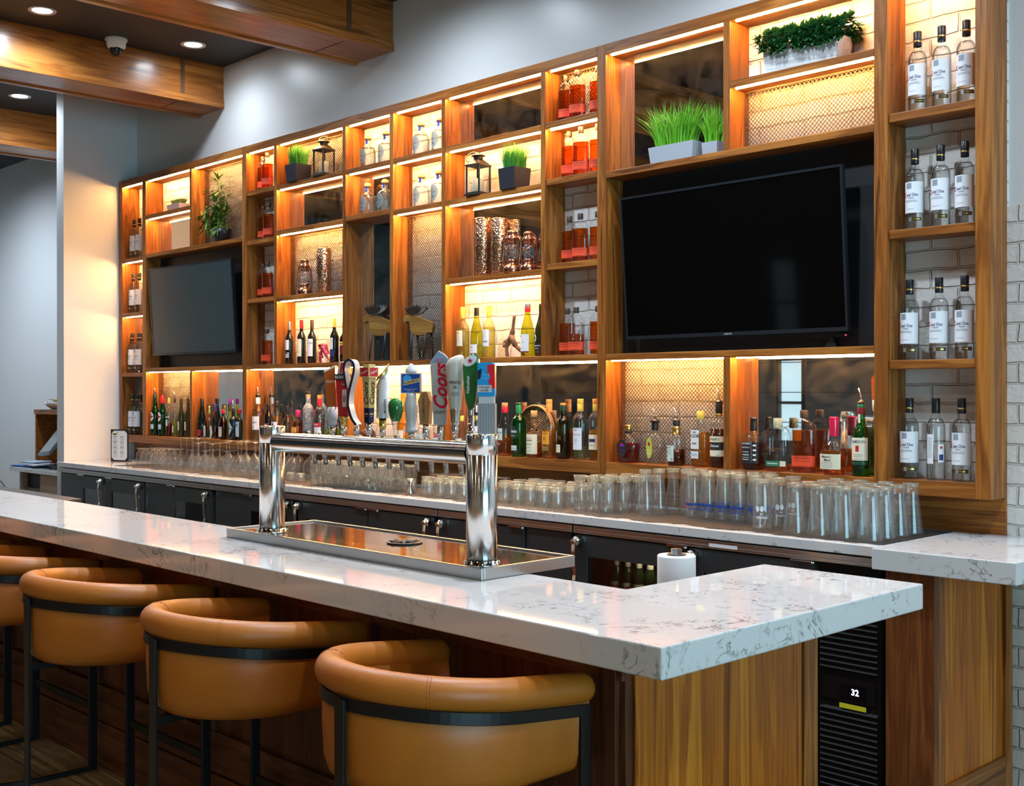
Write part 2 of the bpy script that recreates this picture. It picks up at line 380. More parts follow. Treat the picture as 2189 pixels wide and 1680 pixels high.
for x, y, e in ((-7.62, 4.2, .25), (-7.62, 3.1, .85), (-9.96, 3.88, .8), (-5.1, 3.9, .55), (-5.1, 2.9, 1.3), (-2.9, 3.9, .55), (-2.9, 2.9, 1.3), (-.7, 3.9, .8), (-.7, 2.6, .8), (-12.2, 3.6, 1.7)):
    lamp('SPOT', (x, y, 4.10), LE_C*e, COOLW, spot_size=R_(165), spot_blend=.9, shadow_soft_size=.07)
for x in (-9.9, -7.2, -5.0, -2.9, -.9, 1.5):
    for y in (1.2, -1.2, -3.4): lamp('SPOT', (x, y, 4.10), LE_W, (1, .80, .58) if x > -7 else (.85, .92, 1), spot_size=R_(150), spot_blend=.8, shadow_soft_size=.09)
lamp('SPOT', (.9, 3.3, 4.1), LE_W*2.2, (1, .74, .48), spot_size=R_(120), spot_blend=.8, shadow_soft_size=.09)  # unseen warm spot, added to light the wooden end panels
t = thing('security_camera', 'small white dome camera on the black ceiling beside the middle beam', 'camera', (-7.88, 3.74, 4.13))
MB().lathe([(.075, -.0005), (.078, -.012), (.068, -.02), (.062, -.06), (.05, -.07), (0, -.07)], 28, close=False).build('housing', plain('camera_white', (.75, .75, .72), .4), t)
MB().lathe([(.046, -.07), (.045, -.085), (.034, -.108), (.017, -.12), (0, -.123)], 24, close=False).build('lens_dome', plain('smoked_dome', (.015, .015, .018), .06), t)

# ================================================================== SHELVING
YF = 4.49
ZT, ZTb, Z3, Z2, Z1, ZM, ZB, ZBb = 3.41, 3.355, 3.075, 2.76, 2.30, 1.832, 1.28, 1.219
TH = .033
UN = {}
def unit(k, x0, x1, label):
    UN[k] = thing('shelving_unit', label, 'shelving', ((x0+x1)/2, 4.6, 1.219), group='walnut back bar shelving'); return UN[k]
unit('L', -9.414, -7.45, 'walnut shelving unit at the left end, around the grey-screened television')
unit('C', -7.45, -3.953, 'walnut shelving unit in the middle, with lanterns, wine and two wooden moose')
unit('R', -3.953, -2.465, 'walnut shelving unit around the big black television')
unit('T', -2.465, -1.973, 'narrow walnut shelf tower at the right end holding twelve vodka bottles')
def post(u, x0, x1, z0, z1, yf=YF): MB().box(x0, x1, yf, 4.6445, z0, z1).build('post', WV, UN[u], world=True, bevel=.0018)
def shelf(u, x0, x1, zt, th=TH, yf=YF, name='shelf'): MB().box(x0, x1, yf, 4.6445 if yf == YF else 4.638, zt-th, zt).build(name, WH, UN[u], world=True, bevel=.0018)
def strip(u, x0, x1, z):                                            # LED bar let into the underside, just behind the front edge
    MB().box(x0+.02, x1-.01, YF+.019, YF+.026, z-.005, z-.0005).build('led_strip', LED, UN[u], world=True)
def mirror(u, x0, x1, z0, z1):
    MB().box(x0+.001, x1-.001, 4.605, 4.612, z0+.001, z1-.001).build('mirror', MIRROR, UN[u], world=True)
def wire(u, x0, x1, z0, z1, p=.021):
    b = MB(); y = 4.606; W, H = x1-x0, z1-z0; sl = 1.0; h = .0011
    def seg(a, c):
        d = Vector((c[0]-a[0], c[1]-a[1]));
        if d.length < .004: return
        d.normalize(); n = Vector((-d.y, d.x))*h; o = len(b.v)
        vs = []
        for (px, pz) in (a, c):
            for s_ in (-1, 1):
                for yy in (y-.0012, y+.0012): vs.append((x0+px+n.x*s_, yy, z0+pz+n.y*s_))
        b.add(vs, [(0,2,6,4),(1,5,7,3),(0,4,5,1),(2,3,7,6)])
    k = -H
    n = int((W+H)/p)+1
    for i in range(n):
        c = i*p-H                                                   # rising line x = c + z
        za, zb = max(0, -c), min(H, W-c)
        if zb > za: seg((c+za, za), (c+zb, zb))
        c = i*p                                                     # falling line x = c - z
        za, zb = max(0, c-W), min(H, c)
        if zb > za: seg((c-za, za), (c-zb, zb))
    b.box(x0, x1, y-.003, y+.003, z0, z0+.006); b.box(x0, x1, y-.003, y+.003, z1-.006, z1); b.box(x0, x0+.006, y-.003, y+.003, z0, z1); b.box(x1-.006, x1, y-.003, y+.003, z0, z1)
    b.build('wire_mesh', BRONZE, UN[u], world=True)
# posts: name: x0, x1
PX = dict(a=(-9.414,-9.355), A=(-8.994,-8.936), B=(-8.215,-8.185), C1=(-7.45,-7.423), C2=(-7.4225,-7.396), D=(-7.032,-6.997), E=(-6.223,-6.187), F=(-5.729,-5.693), G=(-5.238,-5.202), H=(-4.418,-4.383), I=(-4.013,-3.953), J=(-3.228,-3.19), K=(-2.465,-2.403), L=(-2.033,-1.973))
zi = (ZB, ZTb)
post('L', *PX['a'], ZBb, ZT); post('L', *PX['A'], *zi); post('L', *PX['B'], Z2, ZTb); post('L', *PX['B'], ZB, ZM-TH); post('L', *PX['C1'], ZBb, ZT)
post('C', *PX['C2'], ZBb, ZT)
for k in 'DEFGH':
    post('C', *PX[k], ZM, ZTb)
for k in ('D', 'E', 'G'): post('C', *PX[k], ZB, ZM-TH) if k != 'D' else None
post('C', *PX['I'], ZBb, ZT)
post('R', *PX['J'], Z2, ZTb); post('R', *PX['J'], ZB, ZM-TH)
post('T', *PX['K'], ZBb, ZT); post('T', *PX['L'], ZBb, ZT)
shelf('L', -9.355, -7.45, ZT, .055, name='top_board'); shelf('C', -7.396, -5.2205, ZT, .055, name='top_board'); shelf('C', -5.2195, -4.013, ZT, .055, name='top_board')
shelf('R', -3.9525, -2.4655, ZT, .055, name='top_board'); shelf('T', -2.403, -2.033, ZT, .055, name='top_board')
shelf('L', -9.355, -7.45, ZB, ZB-ZBb, name='bottom_board'); shelf('C', -7.396, -4.013, ZB, ZB-ZBb, name='bottom_board'); shelf('R', -3.9525, -2.4655, ZB, ZB-ZBb, name='bottom_board'); shelf('T', -2.403, -2.033, ZB, ZB-ZBb, name='bottom_board')
cell = lambda a, b: (PX[a][1], PX[b][0])
# left unit
for z in (2.75, 2.297, 1.797): shelf('L', *cell('a', 'A'), z)
shelf('L', *cell('A', 'B'), Z3); shelf('L', PX['A'][1], -7.45, Z2); shelf('L', PX['A'][1], -7.45, ZM)
# centre unit
cD, cE, cF, cG, cH, cI = (-7.396, -7.032), cell('D', 'E'), cell('E', 'F'), cell('F', 'G'), cell('G', 'H'), cell('H', 'I')
shelf('C', -7.396, -4.013, ZM)
for z in (3.082, 2.725, 2.308): shelf('C', cD[0]+.004, cD[1]-.002, z, yf=YF+.006)
for z in (Z3, Z2, Z1): shelf('C', *cE, z)
shelf('C', *cF, Z3); shelf('C', *cF, 2.772)
shelf('C', *cG, Z3); shelf('C', *cG, Z2)
for z in (Z3, Z2, Z1): shelf('C', *cH, z)
shelf('C', *cI, Z3+.003)
for z in (2.776, 2.323): shelf('C', cI[0]+.004, cI[1]-.002, z, yf=YF+.006)
# right unit and tower
cJ, cK, cR = cell('I', 'J'), (-3.19, -2.4655), (-3.9525, -2.4655)
shelf('R', *cR, Z2); shelf('R', *cR, ZM); shelf('R', *cK, Z3)
cT = (-2.403, -2.033)
for z in (2.789, 2.307, 1.770): shelf('T', cT[0]+.004, cT[1]-.002, z, .036, yf=YF+.006)
# LED strips
cA, cB = cell('A', 'B'), (-8.185, -7.45)
for u, c, z in (('L', (-9.355, -8.994), ZTb), ('L', (-9.355, -8.994), 2.75-TH), ('L', (-9.355, -8.994), 2.297-TH), ('L', cA, ZTb), ('L', cA, Z3-TH), ('L', cB, ZTb), ('L', (PX['A'][1], PX['B'][0]), ZM-TH), ('L', (-8.185, -7.45), ZM-TH),
    ('C', cD, ZTb), ('C', cE, ZTb), ('C', cE, Z3-TH), ('C', cE, Z2-TH), ('C', cE, Z1-TH), ('C', cF, ZTb), ('C', cF, Z3-TH), ('C', cG, ZTb), ('C', cG, Z3-TH), ('C', cG, Z2-TH),
    ('C', cH, ZTb), ('C', cH, Z3-TH), ('C', cH, Z2-TH), ('C', cH, Z1-TH), ('C', cI, ZTb), ('C', cI, Z3-TH), ('C', (-7.39, -6.23), ZM-TH), ('C', (-6.18, -5.245), ZM-TH), ('C', (-5.2, -4.02), ZM-TH),
    ('R', cJ, ZTb), ('R', cK, ZTb), ('R', cK, Z3-TH), ('R', cJ, ZM-TH), ('R', cK, ZM-TH), ('T', cT, ZTb)):
    strip(u, *c, z)
# mirrors, wire mesh, dark television backs
mirror('L', -9.355, -8.994, 1.797, 2.297-TH); mirror('L', -9.355, -8.994, ZB, 1.797-TH); mirror('L', *cA, Z2, Z3-TH); mirror('L', -8.185, -7.45, ZB, ZM-TH)
wire('L', *cB, Z2, ZTb); wire('L', PX['A'][1], PX['B'][0], ZB, ZM-TH)
wire('C', *cE, Z3, ZTb); mirror('C', *cE, Z2, Z3-TH); wire('C', *cE, Z1, Z2-TH)
mirror('C', *cF, 2.772, Z3-TH); mirror('C', *cF, ZM, 2.772-TH); wire('C', *cG, ZM, Z2-TH)
mirror('C', *cH, Z3, ZTb); mirror('C', *cH, Z1, Z2-TH); wire('C', *cI, Z3, ZTb)
mirror('C', -7.396, -6.223, ZB, ZM-TH); mirror('C', -5.202, -4.013, ZB, ZM-TH)
mirror('R', cJ[0]+.001, cJ[1], Z2, ZTb); wire('R', *cK, Z2, Z3-TH); wire('R', cJ[0]+.001, cJ[1], ZB, ZM-TH); mirror('R', *cK, ZB, ZM-TH)
MB().box(PX['A'][1], -7.45, 4.622, 4.636, ZM, Z2-TH).build('television_back_panel', plain('panel_black', (.008, .010, .013), .45), UN['L'], world=True)
MB().box(-3.9525, -2.4655, 4.622, 4.636, ZM, Z2-TH).build('television_back_panel', MT['panel_black'], UN['R'], world=True)
# shelf-pin holes in the adjustable bays
PIN = plain('pin_hole', (.03, .012, .006), .6)
def pins(u, x, zs):
    b = MB()
    for z in zs:
        for y in (4.525, 4.605):
            b.prism([(y+.0028*math.cos(k*PI/4), z+.0028*math.sin(k*PI/4)) for k in range(8)], lambda a, c, d: (d, a, c), x+.0002, x+.0008)
    b.build('pin_holes', PIN, UN[u], world=True)
pins('T', -2.403, [1.48+.05*i for i in range(3)]+[1.9+.05*i for i in range(4)]+[2.42+.05*i for i in range(3)]+[2.9+.05*i for i in range(4)])
pins('C', -4.383, [1.98, 2.03, 2.25, 2.45, 2.5, 2.7, 2.9]); pins('C', -6.187, [2.0, 2.05, 2.1, 2.3, 2.6]); pins('L', -9.355, [1.95, 2.0, 2.5, 2.55, 2.6])

# ================================================================== BACK COUNTER
b = MB().box(-9.42, -2.158, 3.957, 4.6295, 1.03, 1.07)
tag(b.build('back_counter', QZ, bevel=.003), 'long white veined quartz back counter carrying the upside-down glasses', 'countertop')
b = MB().box(-2.1575, -1.632, 3.912, 4.6295, .993, 1.07); b.box(-1.97, -1.632, 4.6295, 4.6445, .993, 1.07)
tag(b.build('counter_end', QZ, bevel=.003), 'thick white veined quartz counter end at the right, beside the white brick', 'countertop')
# end cabinet under it
t = thing('end_cabinet', 'walnut end cabinet under the thick right counter end', 'cabinet', (-2.04, 4.3, 0))
MB().box(-2.134, -1.945, 3.97, 4.005, .001, .9925).build('front_stile', wood('walnut_stile_shade', 'z', (.06, .016, .006), (.15, .045, .012), (.26, .09, .026), cross=9), t, world=True, bevel=.003)  # shade on the front face is put into this darker walnut
MB().box(-2.134, -1.957, 4.0055, 4.63, .001, .9925).build('side_panel', WP, t, world=True)
MB().box(-1.9565, -1.945, 4.0055, 4.055, .001, .9925).build('frame_stile', WV, t, world=True, bevel=.002)
MB().box(-1.9565, -1.945, 4.57, 4.63, .001, .9925).build('frame_stile', WV, t, world=True, bevel=.002)
MB().box(-1.9565, -1.945, 4.0555, 4.5695, .001, .215).build('frame_rail', wood('walnut_depth', 'y', WD, WM, WL), t, world=True, bevel=.002)

# ------------------------------------------------------------------ back bar coolers
CABIN = plain('cooler_inside', (.05, .05, .05), .5); DOORG = glass('cooler_door_glass', (.55, .58, .60), (.3, .32, .34))
def cooler(x0, x1, label, doors, solids, louvre=None):
    t = thing('bottle_cooler', label, 'cooler', ((x0+x1)/2, 4.3, 0), group='black back bar coolers')
    y0 = 3.992
    b = MB(); b.box(x0, x1, 4.60, 4.625, .02, .985); b.box(x0, x0+.02, y0, 4.60, .02, .985); b.box(x1-.02, x1, y0, 4.60, .02, .985); b.box(x0+.02, x1-.02, y0, 4.60, .96, .985); b.box(x0+.02, x1-.02, y0, 4.60, .02, .12)
    b.box(x0+.02, x1-.02, 4.05, 4.59, .645, .66)
    b.box(x0+.03, x1-.03, y0+.04, 4.5, .001, .0199)
    b.build('cabinet_body', COOL, t, world=True)
    r = MB(); r.box(x0, x1, 3.962, 4.60, 1.004, 1.024); r.box(x0, x1, 3.962, 3.975, .990, 1.0039); r.build('steel_top', STEEL, t, world=True, bevel=.002)
    for a, c in solids: MB().box(a, c, 3.975, y0-.001, .10, .985).build('blank_panel', COOL, t, world=True, bevel=.002)
    for a, c, hs in doors:
        fr = MB(); gx0, gx1 = a+.075, c-.065
        fr.box(a, gx0, 3.968, y0-.001, .10, .982); fr.box(gx1, c, 3.968, y0-.001, .10, .982); fr.box(gx0, gx1, 3.968, y0-.001, .885, .982); fr.box(gx0, gx1, 3.968, y0-.001, .10, .19)
        d = fr.build('door', COOL, t, world=True, bevel=.002)
        MB().box(gx0, gx1, 3.978, 3.984, .19, .885).build('door_glass', DOORG, d, world=True)
        hx = c-.03 if hs > 0 else a+.03
        h = MB(); o = len(h.v); h.lathe([(.020, 0), (.022, .004), (.022, .03), (.014, .036), (.013, .05)], 16, mi=0); h.xf(Matrix.Translation((hx, 3.966, .955)) @ Matrix.Rotation(PI/2, 4, 'X'), o)
        o = len(h.v); h.lathe([(.013, 0), (.013, .03)], 12); h.xf(Matrix.Translation((hx, 3.935, .955)) @ Matrix.Rotation(-PI/2, 4, 'Y') @ Matrix.Rotation(PI, 4, 'Y'), o)
        h.tube([(hx, 3.93, .95), (hx, 3.925, .91), (hx, 3.93, .86), (hx, 3.935, .80), (hx, 3.93, .775)], .009, 4, flat=(.010, .005))
        h.build('door_handle', CHROME2, d, world=True, bevel=.001)
        hg = MB(); hx2 = a+.05 if hs > 0 else c-.05; hg.box(hx2-.05, hx2+.05, 3.955, 3.968, .983, .989); hg.lathe([(.008, -.004), (.008, .004)], 10, (hx2+.05, 3.958, .982)); hg.build('hinge', CHROME2, d, world=True)
    if louvre:
        a, c = louvre; b = MB(); b.box(a, c, 3.984, y0-.001, .10, .985, 0)
        for i in range(17):
            for z0 in (.585, .135):
                z = z0+i*.0225
                if z > .96 or (z0 < .3 and z > .43): continue
                b.add([(a+.01, 3.984, z), (c-.01, 3.984, z), (c-.01, 3.974, z+.005), (a+.01, 3.974, z+.005), (c-.01, 3.984, z+.014), (a+.01, 3.984, z+.014)], [(0,1,2,3),(3,2,4,5)], 0)
        b.box(a+.02, c-.02, 3.980, 3.984, .470, .555, 0)
        g = b.build('louvre_grille', plain('grille_black', (.005, .0045, .0045), .5, spec=.15), t, world=True)
        b = MB(); dx = -2.272; b.box(dx-.052, dx+.052, 3.976, 3.980, .488, .537, 0)
        e = b.build('temperature_display', plain('display_black', (.003, .003, .005), .1), g, world=True)
        LEDW = plain('display_digits', (.75, .88, 1.0), .5, emis=2.2)
        MB().text('32', .024, (dx+.012, 3.9755, .511), (1,0,0), (0,0,1), 0, bold=.02).build('display_digits', LEDW, g, world=True)
        MB().box(dx-.055, dx+.055, 3.9775, 3.980, .4445, .462, 0).build('yellow_sticker', plain('sticker_yellow', (.62, .56, .02), .5), g, world=True)
    return t
cooler(-9.40, -6.955, 'black bottle cooler at the left end of the back counter, three door handles', [(-9.03, -8.555, 1), (-8.54, -7.935, 1), (-7.57, -6.975, 1)], [(-9.38, -9.04), (-7.92, -7.58)])
cooler(-6.945, -4.665, 'black bottle cooler second from the left, behind the tall steel column', [(-6.57, -6.01, 1), (-5.955, -5.30+.03, -1), (-5.26, -4.69, 1)], [(-6.93, -6.58)])
cooler(-4.655, -3.70, 'short black bottle cooler third from the left, behind the right end of the drip tray', [(-4.64, -4.02, -1)], [(-4.01, -3.715)])
COOLD = cooler(-3.69, -2.159, 'black bottle cooler at the right end, with beer behind its glass and a 32 display', [(-3.685, -3.04, -1), (-3.03, -2.43, -1)], [], (-2.42, -2.16))
MB().box(-2.92, -2.78, 3.9605, 3.9619, .998, 1.012).build('paper_sticker', WHITE, COOLD, world=True)
lamp('POINT', (-3.3, 4.06, .94), 1.6, (1, .85, .6), shadow_soft_size=.05)
lamp('POINT', (-7.2, 4.2, .85), .8, (1, .75, .8), shadow_soft_size=.05)
lamp('POINT', (-8.4, 4.2, .85), .8, (.8, .75, 1), shadow_soft_size=.05)

# ================================================================== BAR
P = [(-9.6, 2.063), (-1.652, 2.063), (-1.652, 3.301), (-2.21, 3.301), (-2.21, 2.598), (-9.6, 2.598)]
tag(MB().prism(P, lambda a, b, d: (a, b, d), .994, 1.07).build('bar_counter', QZ, bevel=.004), 'long white veined quartz bar counter with a short return at the right end', 'countertop')
t = thing('bar_cabinet', 'dark wood panelled bar front under the quartz bar counter', 'bar', (-5, 2.45, 0))
MB().box(-9.55, -1.96, 2.30, 2.56, .001, .9935).build('front_panel', WF, t, world=True)
MB().box(-2.19, -1.96, 2.5605, 3.20, .001, .9935).build('return_panel', WP, t, world=True)
b = MB(); b.box(-1.9595, -1.95, 2.33, 3.115, .001, .9935); b.build('end_panel', WP, t, world=True, bevel=.002)
MB().box(-1.9595, -1.946, 3.123, 3.20, .001, .9935).build('end_stile', WV, t, world=True, bevel=.002)
for i, x in enumerate((-2.03, -3.05, -4.05, -5.05, -6.05, -7.05, -8.05)):
    MB().box(x-.05, x+.05, 2.284, 2.2995, .195, .9935).build('front_stile', WF, t, world=True, bevel=.002)
WFH = wood('walnut_trim_shade', 'x', (.055, .015, .006), (.12, .038, .014), (.19, .07, .026), cross=14)  # trim wood darkened likewise for the shaded bar front
MB().box(-9.55, -1.96, 2.286, 2.2995, .90, .9935).build('top_rail', WFH, t, world=True)
MB().box(-9.55, -1.96, 2.278, 2.2838, .195, .35).build('base_rail', WFH, t, world=True, bevel=.002)
MB().box(-9.55, -1.96, 2.268, 2.2838, .001, .19).build('base_board', WFH, t, world=True, bevel=.004)
# black-lidded ice bin below the far end of the bar, seen over its back edge
t = thing('ice_bin', 'black-lidded ice bin behind the far left end of the bar', 'ice bin', (-8.0, 2.95, 0))
MB().box(-8.75, -7.35, 2.72, 3.22, .001, .925).build('bin_body', STEEL, t, world=True)
MB().box(-8.77, -7.33, 2.70, 3.24, .9255, .955).build('lid', plain('lid_black', (.03, .03, .033), .45), t, world=True, bevel=.006)
MB().tube([(-7.36, 2.72, .957), (-7.3, 2.74, .985), (-7.24, 2.80, .957)], .012, 8).build('lid_handle', WHITE, t, world=True)
# underbar work shelf that carries the paper roll
t = thing('underbar_shelf', 'low steel work shelf behind the return of the bar', 'work shelf', (-2.7, 3.2, 0))
MB().box(-3.1, -2.225, 2.62, 3.55, .80, .83).build('shelf_top', STEEL, t, world=True, bevel=.003)
for x, y in ((-3.06, 2.66), (-2.27, 2.66), (-3.06, 3.51), (-2.27, 3.51)): MB().lathe([(.018, .001), (.018, .7995)], 12, (x, y, 0)).build('leg', STEEL, t, world=True)
q = on(2, 1.055, 1448, 1231)
t = thing('paper_roll', 'white paper towel roll on a black holder behind the bar return', 'paper towel', (-2.66, 3.41, .831))
MB().lathe([(.022, .006), (.068, .006), (.070, .012), (.070, .208), (.068, .213), (.022, .213)], 40, close=False).build('paper', plain('paper_white', (.76, .78, .80), .7), t)
MB().lathe([(.05, 0), (.05, .005), (.012, .0055), (.012, .2135), (.036, .214), (.034, .218), (.019, .2185), (.020, .236), (0, .237)], 24).build('holder', BLKP, t)

# ------------------------------------------------------------------ drip tray
ZTR = 1.107
t = thing('drip_tray', 'long steel drip tray on the bar counter under the beer tower', 'drip tray', (-3.35, 2.6, 1.0705))
def slots():
    n = NT('slotted_steel'); tc = n.n('TexCoord'); s = n.n('SeparateXYZ'); n.l(tc.outputs['Object'], s.inputs[0])
    xm = n.math('FRACT', n.math('ADD', n.math('DIVIDE', s.outputs[0], .029), 50)); band = n.math('LESS_THAN', xm, .5)
    ym = n.math('FRACT', n.math('ADD', n.math('DIVIDE', s.outputs[1], .0085), 50)); sl = n.math('LESS_THAN', ym, .62)
    a = n.math('GREATER_THAN', s.outputs[1], -.075); b2 = n.math('LESS_THAN', s.outputs[1], .18)
    m = n.math('MULTIPLY', n.math('MULTIPLY', band, sl), n.math('MULTIPLY', a, b2))
    b = n.bsdf(Roughness=.07); n.l(n.ramp(m, [(0, (.70, .69, .68)), (1, (.035, .03, .028))]), b.inputs['Base Color']); n.l(n.math('SUBTRACT', 1, m), b.inputs['Metallic']); return n.mat
x0, x1, y0, y1 = -4.095, -2.609, 2.395, 2.81
b = MB(); zb, zt = 1.0705, ZTR; w = .012
b.box(x0, x1, y0, y0+w, zb, zt); b.box(x0, x1, y1-w, y1, zb, zt); b.box(x0, x0+w, y0+w, y1-w, zb, zt); b.box(x1-w, x1, y0+w, y1-w, zb, zt); b.box(x0+w, x1-w, y0+w, y1-w, zb, zb+.006)
b.build('pan', STEEL, t, world=True, bevel=.002)
MB().box(x0+w+.001, x1-w-.001, y0+w+.001, y1-w-.001, ZTR-.012, ZTR-.006).build('grate', slots(), t, world=True)
b = MB(); c = on(2, ZTR, 865, 1157)
tr = thing('drain_star', 'flat black star-shaped rinser plate lying on the steel drip tray', 'drain cover', (c.x, c.y, ZTR-.0055))
b.lathe([(.062, 0), (.066, .003), (.062, .006), (.054, .006), (.05, .003)], 28, close=False); b.lathe([(.016, 0), (.016, .007), (0, .008)], 16)
for i in range(8):
    a = i*PI/4; b.tube([(.01*math.cos(a), .01*math.sin(a), .005), (.058*math.cos(a), .058*math.sin(a), .005)], .0045, 6)
b.build('plate', BLKP, tr)

# ------------------------------------------------------------------ beer tower
TW = thing('beer_tower', 'polished steel two-column beer tower with twelve tap handles on the bar', 'beer tower', (-3.28, 2.47, ZTR-.0058))
YT, ZX = 2.47, 1.45
for x in (-3.883, -2.69):
    cpart = MB().lathe([(.049, ZTR-.0058), (.049, 1.446), (.0475, 1.4465), (.0475, 1.4475), (.0495, 1.448), (.0495, 1.508), (.047, 1.511), (0, 1.511)], 48, (x, YT, 0)).build('column', COLM, TW, world=True)
    b = MB().lathe([(.049, .0), (.057, .0), (.058, .003), (.057, .007), (.054, .010), (.052, .016), (.0495, .018)], 40, (x, YT, ZTR-.0056), close=False)
    for i in range(8):
        a = i*PI/4+.2; b.lathe([(.0035, .006), (.004, .012), (.0025, .016), (0, .0165)], 10, (x+.0545*math.cos(a), YT+.0545*math.sin(a), ZTR-.0056))
    b.build('base_flange', CHROME, cpart, world=True)
b = MB(); o = 0; b.lathe([(.0365, 0), (.0365, 1.11)], 40, close=False); b.xf(Matrix.Translation((-3.84, YT, ZX)) @ Matrix.Rotation(PI/2, 4, 'Y')); b.build('cross_tube', TUBM, TW, world=True)
TAPX = [xat(p, 2.575) for p in (660, 683, 711, 735, 762, 789, 818, 846, 879, 910, 941, 973, 1007, 1041)]
for i, x in enumerate(TAPX):
    b = MB(); b.tube([(x, YT+.03, ZX), (x, YT+.085, ZX), (x, YT+.11, ZX-.008), (x, YT+.125, ZX-.03), (x, YT+.135, ZX-.085)], [.011, .011, .012, .011, .0085], 12)
    b.lathe([(.013, 0), (.015, .004), (.015, .016), (.010, .020), (.007, .024), (.007, .034), (0, .035)], 14, (x, YT+.105, ZX+.006))
    b.build('faucet', CHROME2, TW, world=True)
ZH = ZX+.036
def handle(i, label, rz=45, dx=0):
    h = bpy.data.objects.new('tap_handle', None); COL.objects.link(h); h.parent = TW; h.location = (TAPX[i]-TW.location.x+dx, YT+.105-TW.location.y, ZH-TW.location.z); h.rotation_euler = (0, 0, R_(rz)); h['label'] = label; return h
fz = lambda x, z, y: (x, y, z)
FX, FZ = (1, 0, 0), (0, 0, 1)
def ferrule(h, r=.011, H=.03, m=None): MB().lathe([(r*.8, 0), (r, .004), (r*1.05, H*.5), (r*.9, H)], 16).build('ferrule', m or CHROME, h)
AMB = plain('amber_plastic', (.42, .085, .008), .12, coat=.4)
PLW = plain('plastic_white', (.62, .64, .67), .2, coat=.3); PLS = plain('plastic_silver', (.50, .50, .49), .25, .35); PLR = plain('plastic_red', (.52, .006, .010), .15, coat=.4)
PGR = plain('plastic_green', (.006, .16, .028), .1, coat=.6); PNV = plain('plastic_navy', (.008, .012, .05), .2); PGO = plain('plastic_gold', (.66, .55, .24), .3, .2)
# amber handle with white collar
h = handle(2, 'amber orange tap handle with a slanted top and white collar', 38); ferrule(h)
MB().lathe([(.012, .028), (.017, .036), (.017, .05), (.0195, .055), (.0195, .0995)], 20).build('collar', PLW, h)
b = MB(); b.prism([(-.019, .10), (.020, .10), (.014, .255), (-.028, .235)], fz, -.016, .016, 0); b.add([(-.028, -.0161, .229), (.014, -.0161, .249), (.014, -.0161, .257), (-.028, -.0161, .237)], [(0,1,2,3)], 1)
b.text('ORIGINAL', .009, (-.004, -.0165, .195), FX, FZ, 1, maxw=.034); b.build('handle_body', [AMB, WHINK], h, bevel=.002)
# red handle
h = handle(3, 'red tap handle with a big red letter R on top and a gold collar', 38); ferrule(h)
MB().lathe([(.009, .026), (.013, .036), (.011, .045), (.017, .055), (.017, .064)], 18).build('collar', GOLD, h)
b = MB(); b.prism([(-.017, .0645), (.018, .0645), (.022, .20), (-.028, .20)], fz, -.013, .013, 0); b.prism([(-.032, .2), (.03, .2), (.03, .222), (-.032, .222)], fz, -.017, .015, 1)
b.text("RICKARD'S", .012, (0, -.0175, .211), FX, FZ, 2, bold=.02, maxw=.056); b.prism([(-.002, .10), (.014, .10), (.014, .165), (-.002, .165)], fz, -.0145, -.0125, 2); b.text('RED', .010, (.006, -.015, .132), FX, FZ, 1, bold=.02, rot=PI/2)
b.text('Red', .007, (.004, -.0135, .184), FX, FZ, 2, shear=.3); b.build('handle_body', [PLR, INK, WHINK], h, bevel=.0015)
b = MB(); b.prism([(-.024, .2225), (.024, .2225), (.022, .268), (-.016, .268)], fz, -.010, .012, 0); b.text('R', .036, (.002, -.0105, .246), FX, FZ, 1, shear=.15, bold=.03); b.build('handle_crest', [plain('crest_cream', (.62, .50, .34), .4), PLR], h, bevel=.002)
# white ribbon loop
h = handle(4, 'white ribbon-shaped tap handle looped over at the top with a navy edge', 30); ferrule(h, H=.035)
path = [(.006, .035), (-.012, .06), (-.024, .10), (-.025, .14), (-.013, .19), (-.004, .225), (-.002, .25), (-.010, .268), (-.024, .273), (-.036, .265), (-.042, .245), (-.040, .215), (-.032, .17)]
def ribbon(pts, th, y0, y1, m, name):
    b = MB(); L = []; 
    for i, (x, z) in enumerate(pts):
        a = Vector(pts[max(i-1, 0)]); c = Vector(pts[min(i+1, len(pts)-1)]); d = (c-a).normalized(); n = Vector((-d.y, d.x))*th
        L.append(((x+n.x, z+n.y), (x-n.x, z-n.y)))
    vs = []; fs = []
    for (p, q) in L: vs += [(p[0], y0, p[1]), (q[0], y0, q[1]), (q[0], y1, q[1]), (p[0], y1, p[1])]
    for i in range(len(L)-1):
        for k in range(4): fs.append((i*4+k, i*4+(k+1) % 4, i*4+4+(k+1) % 4, i*4+4+k))
    fs += [(3,2,1,0), tuple(range(len(L)*4-4, len(L)*4))]; b.add(vs, fs, 0, False); return b.build(name, m, h)
def smooth(p, n=4):
    out = []
    for i in range(len(p)-1):
        a, b_, c, d = p[max(i-1, 0)], p[i], p[i+1], p[min(i+2, len(p)-1)]
        for k in range(n):
            t_ = k/n; out.append(tuple(.5*((2*b_[j])+(-a[j]+c[j])*t_+(2*a[j]-5*b_[j]+4*c[j]-d[j])*t_*t_+(-a[j]+3*b_[j]-3*c[j]+d[j])*t_**3) for j in range(len(b_))))
    return out+[p[-1]]
ribbon(smooth(path), .003, -.018, .03, PLW, 'handle_body'); ribbon(smooth(path), .0042, -.0205, -.0178, PNV, 'edge_trim')
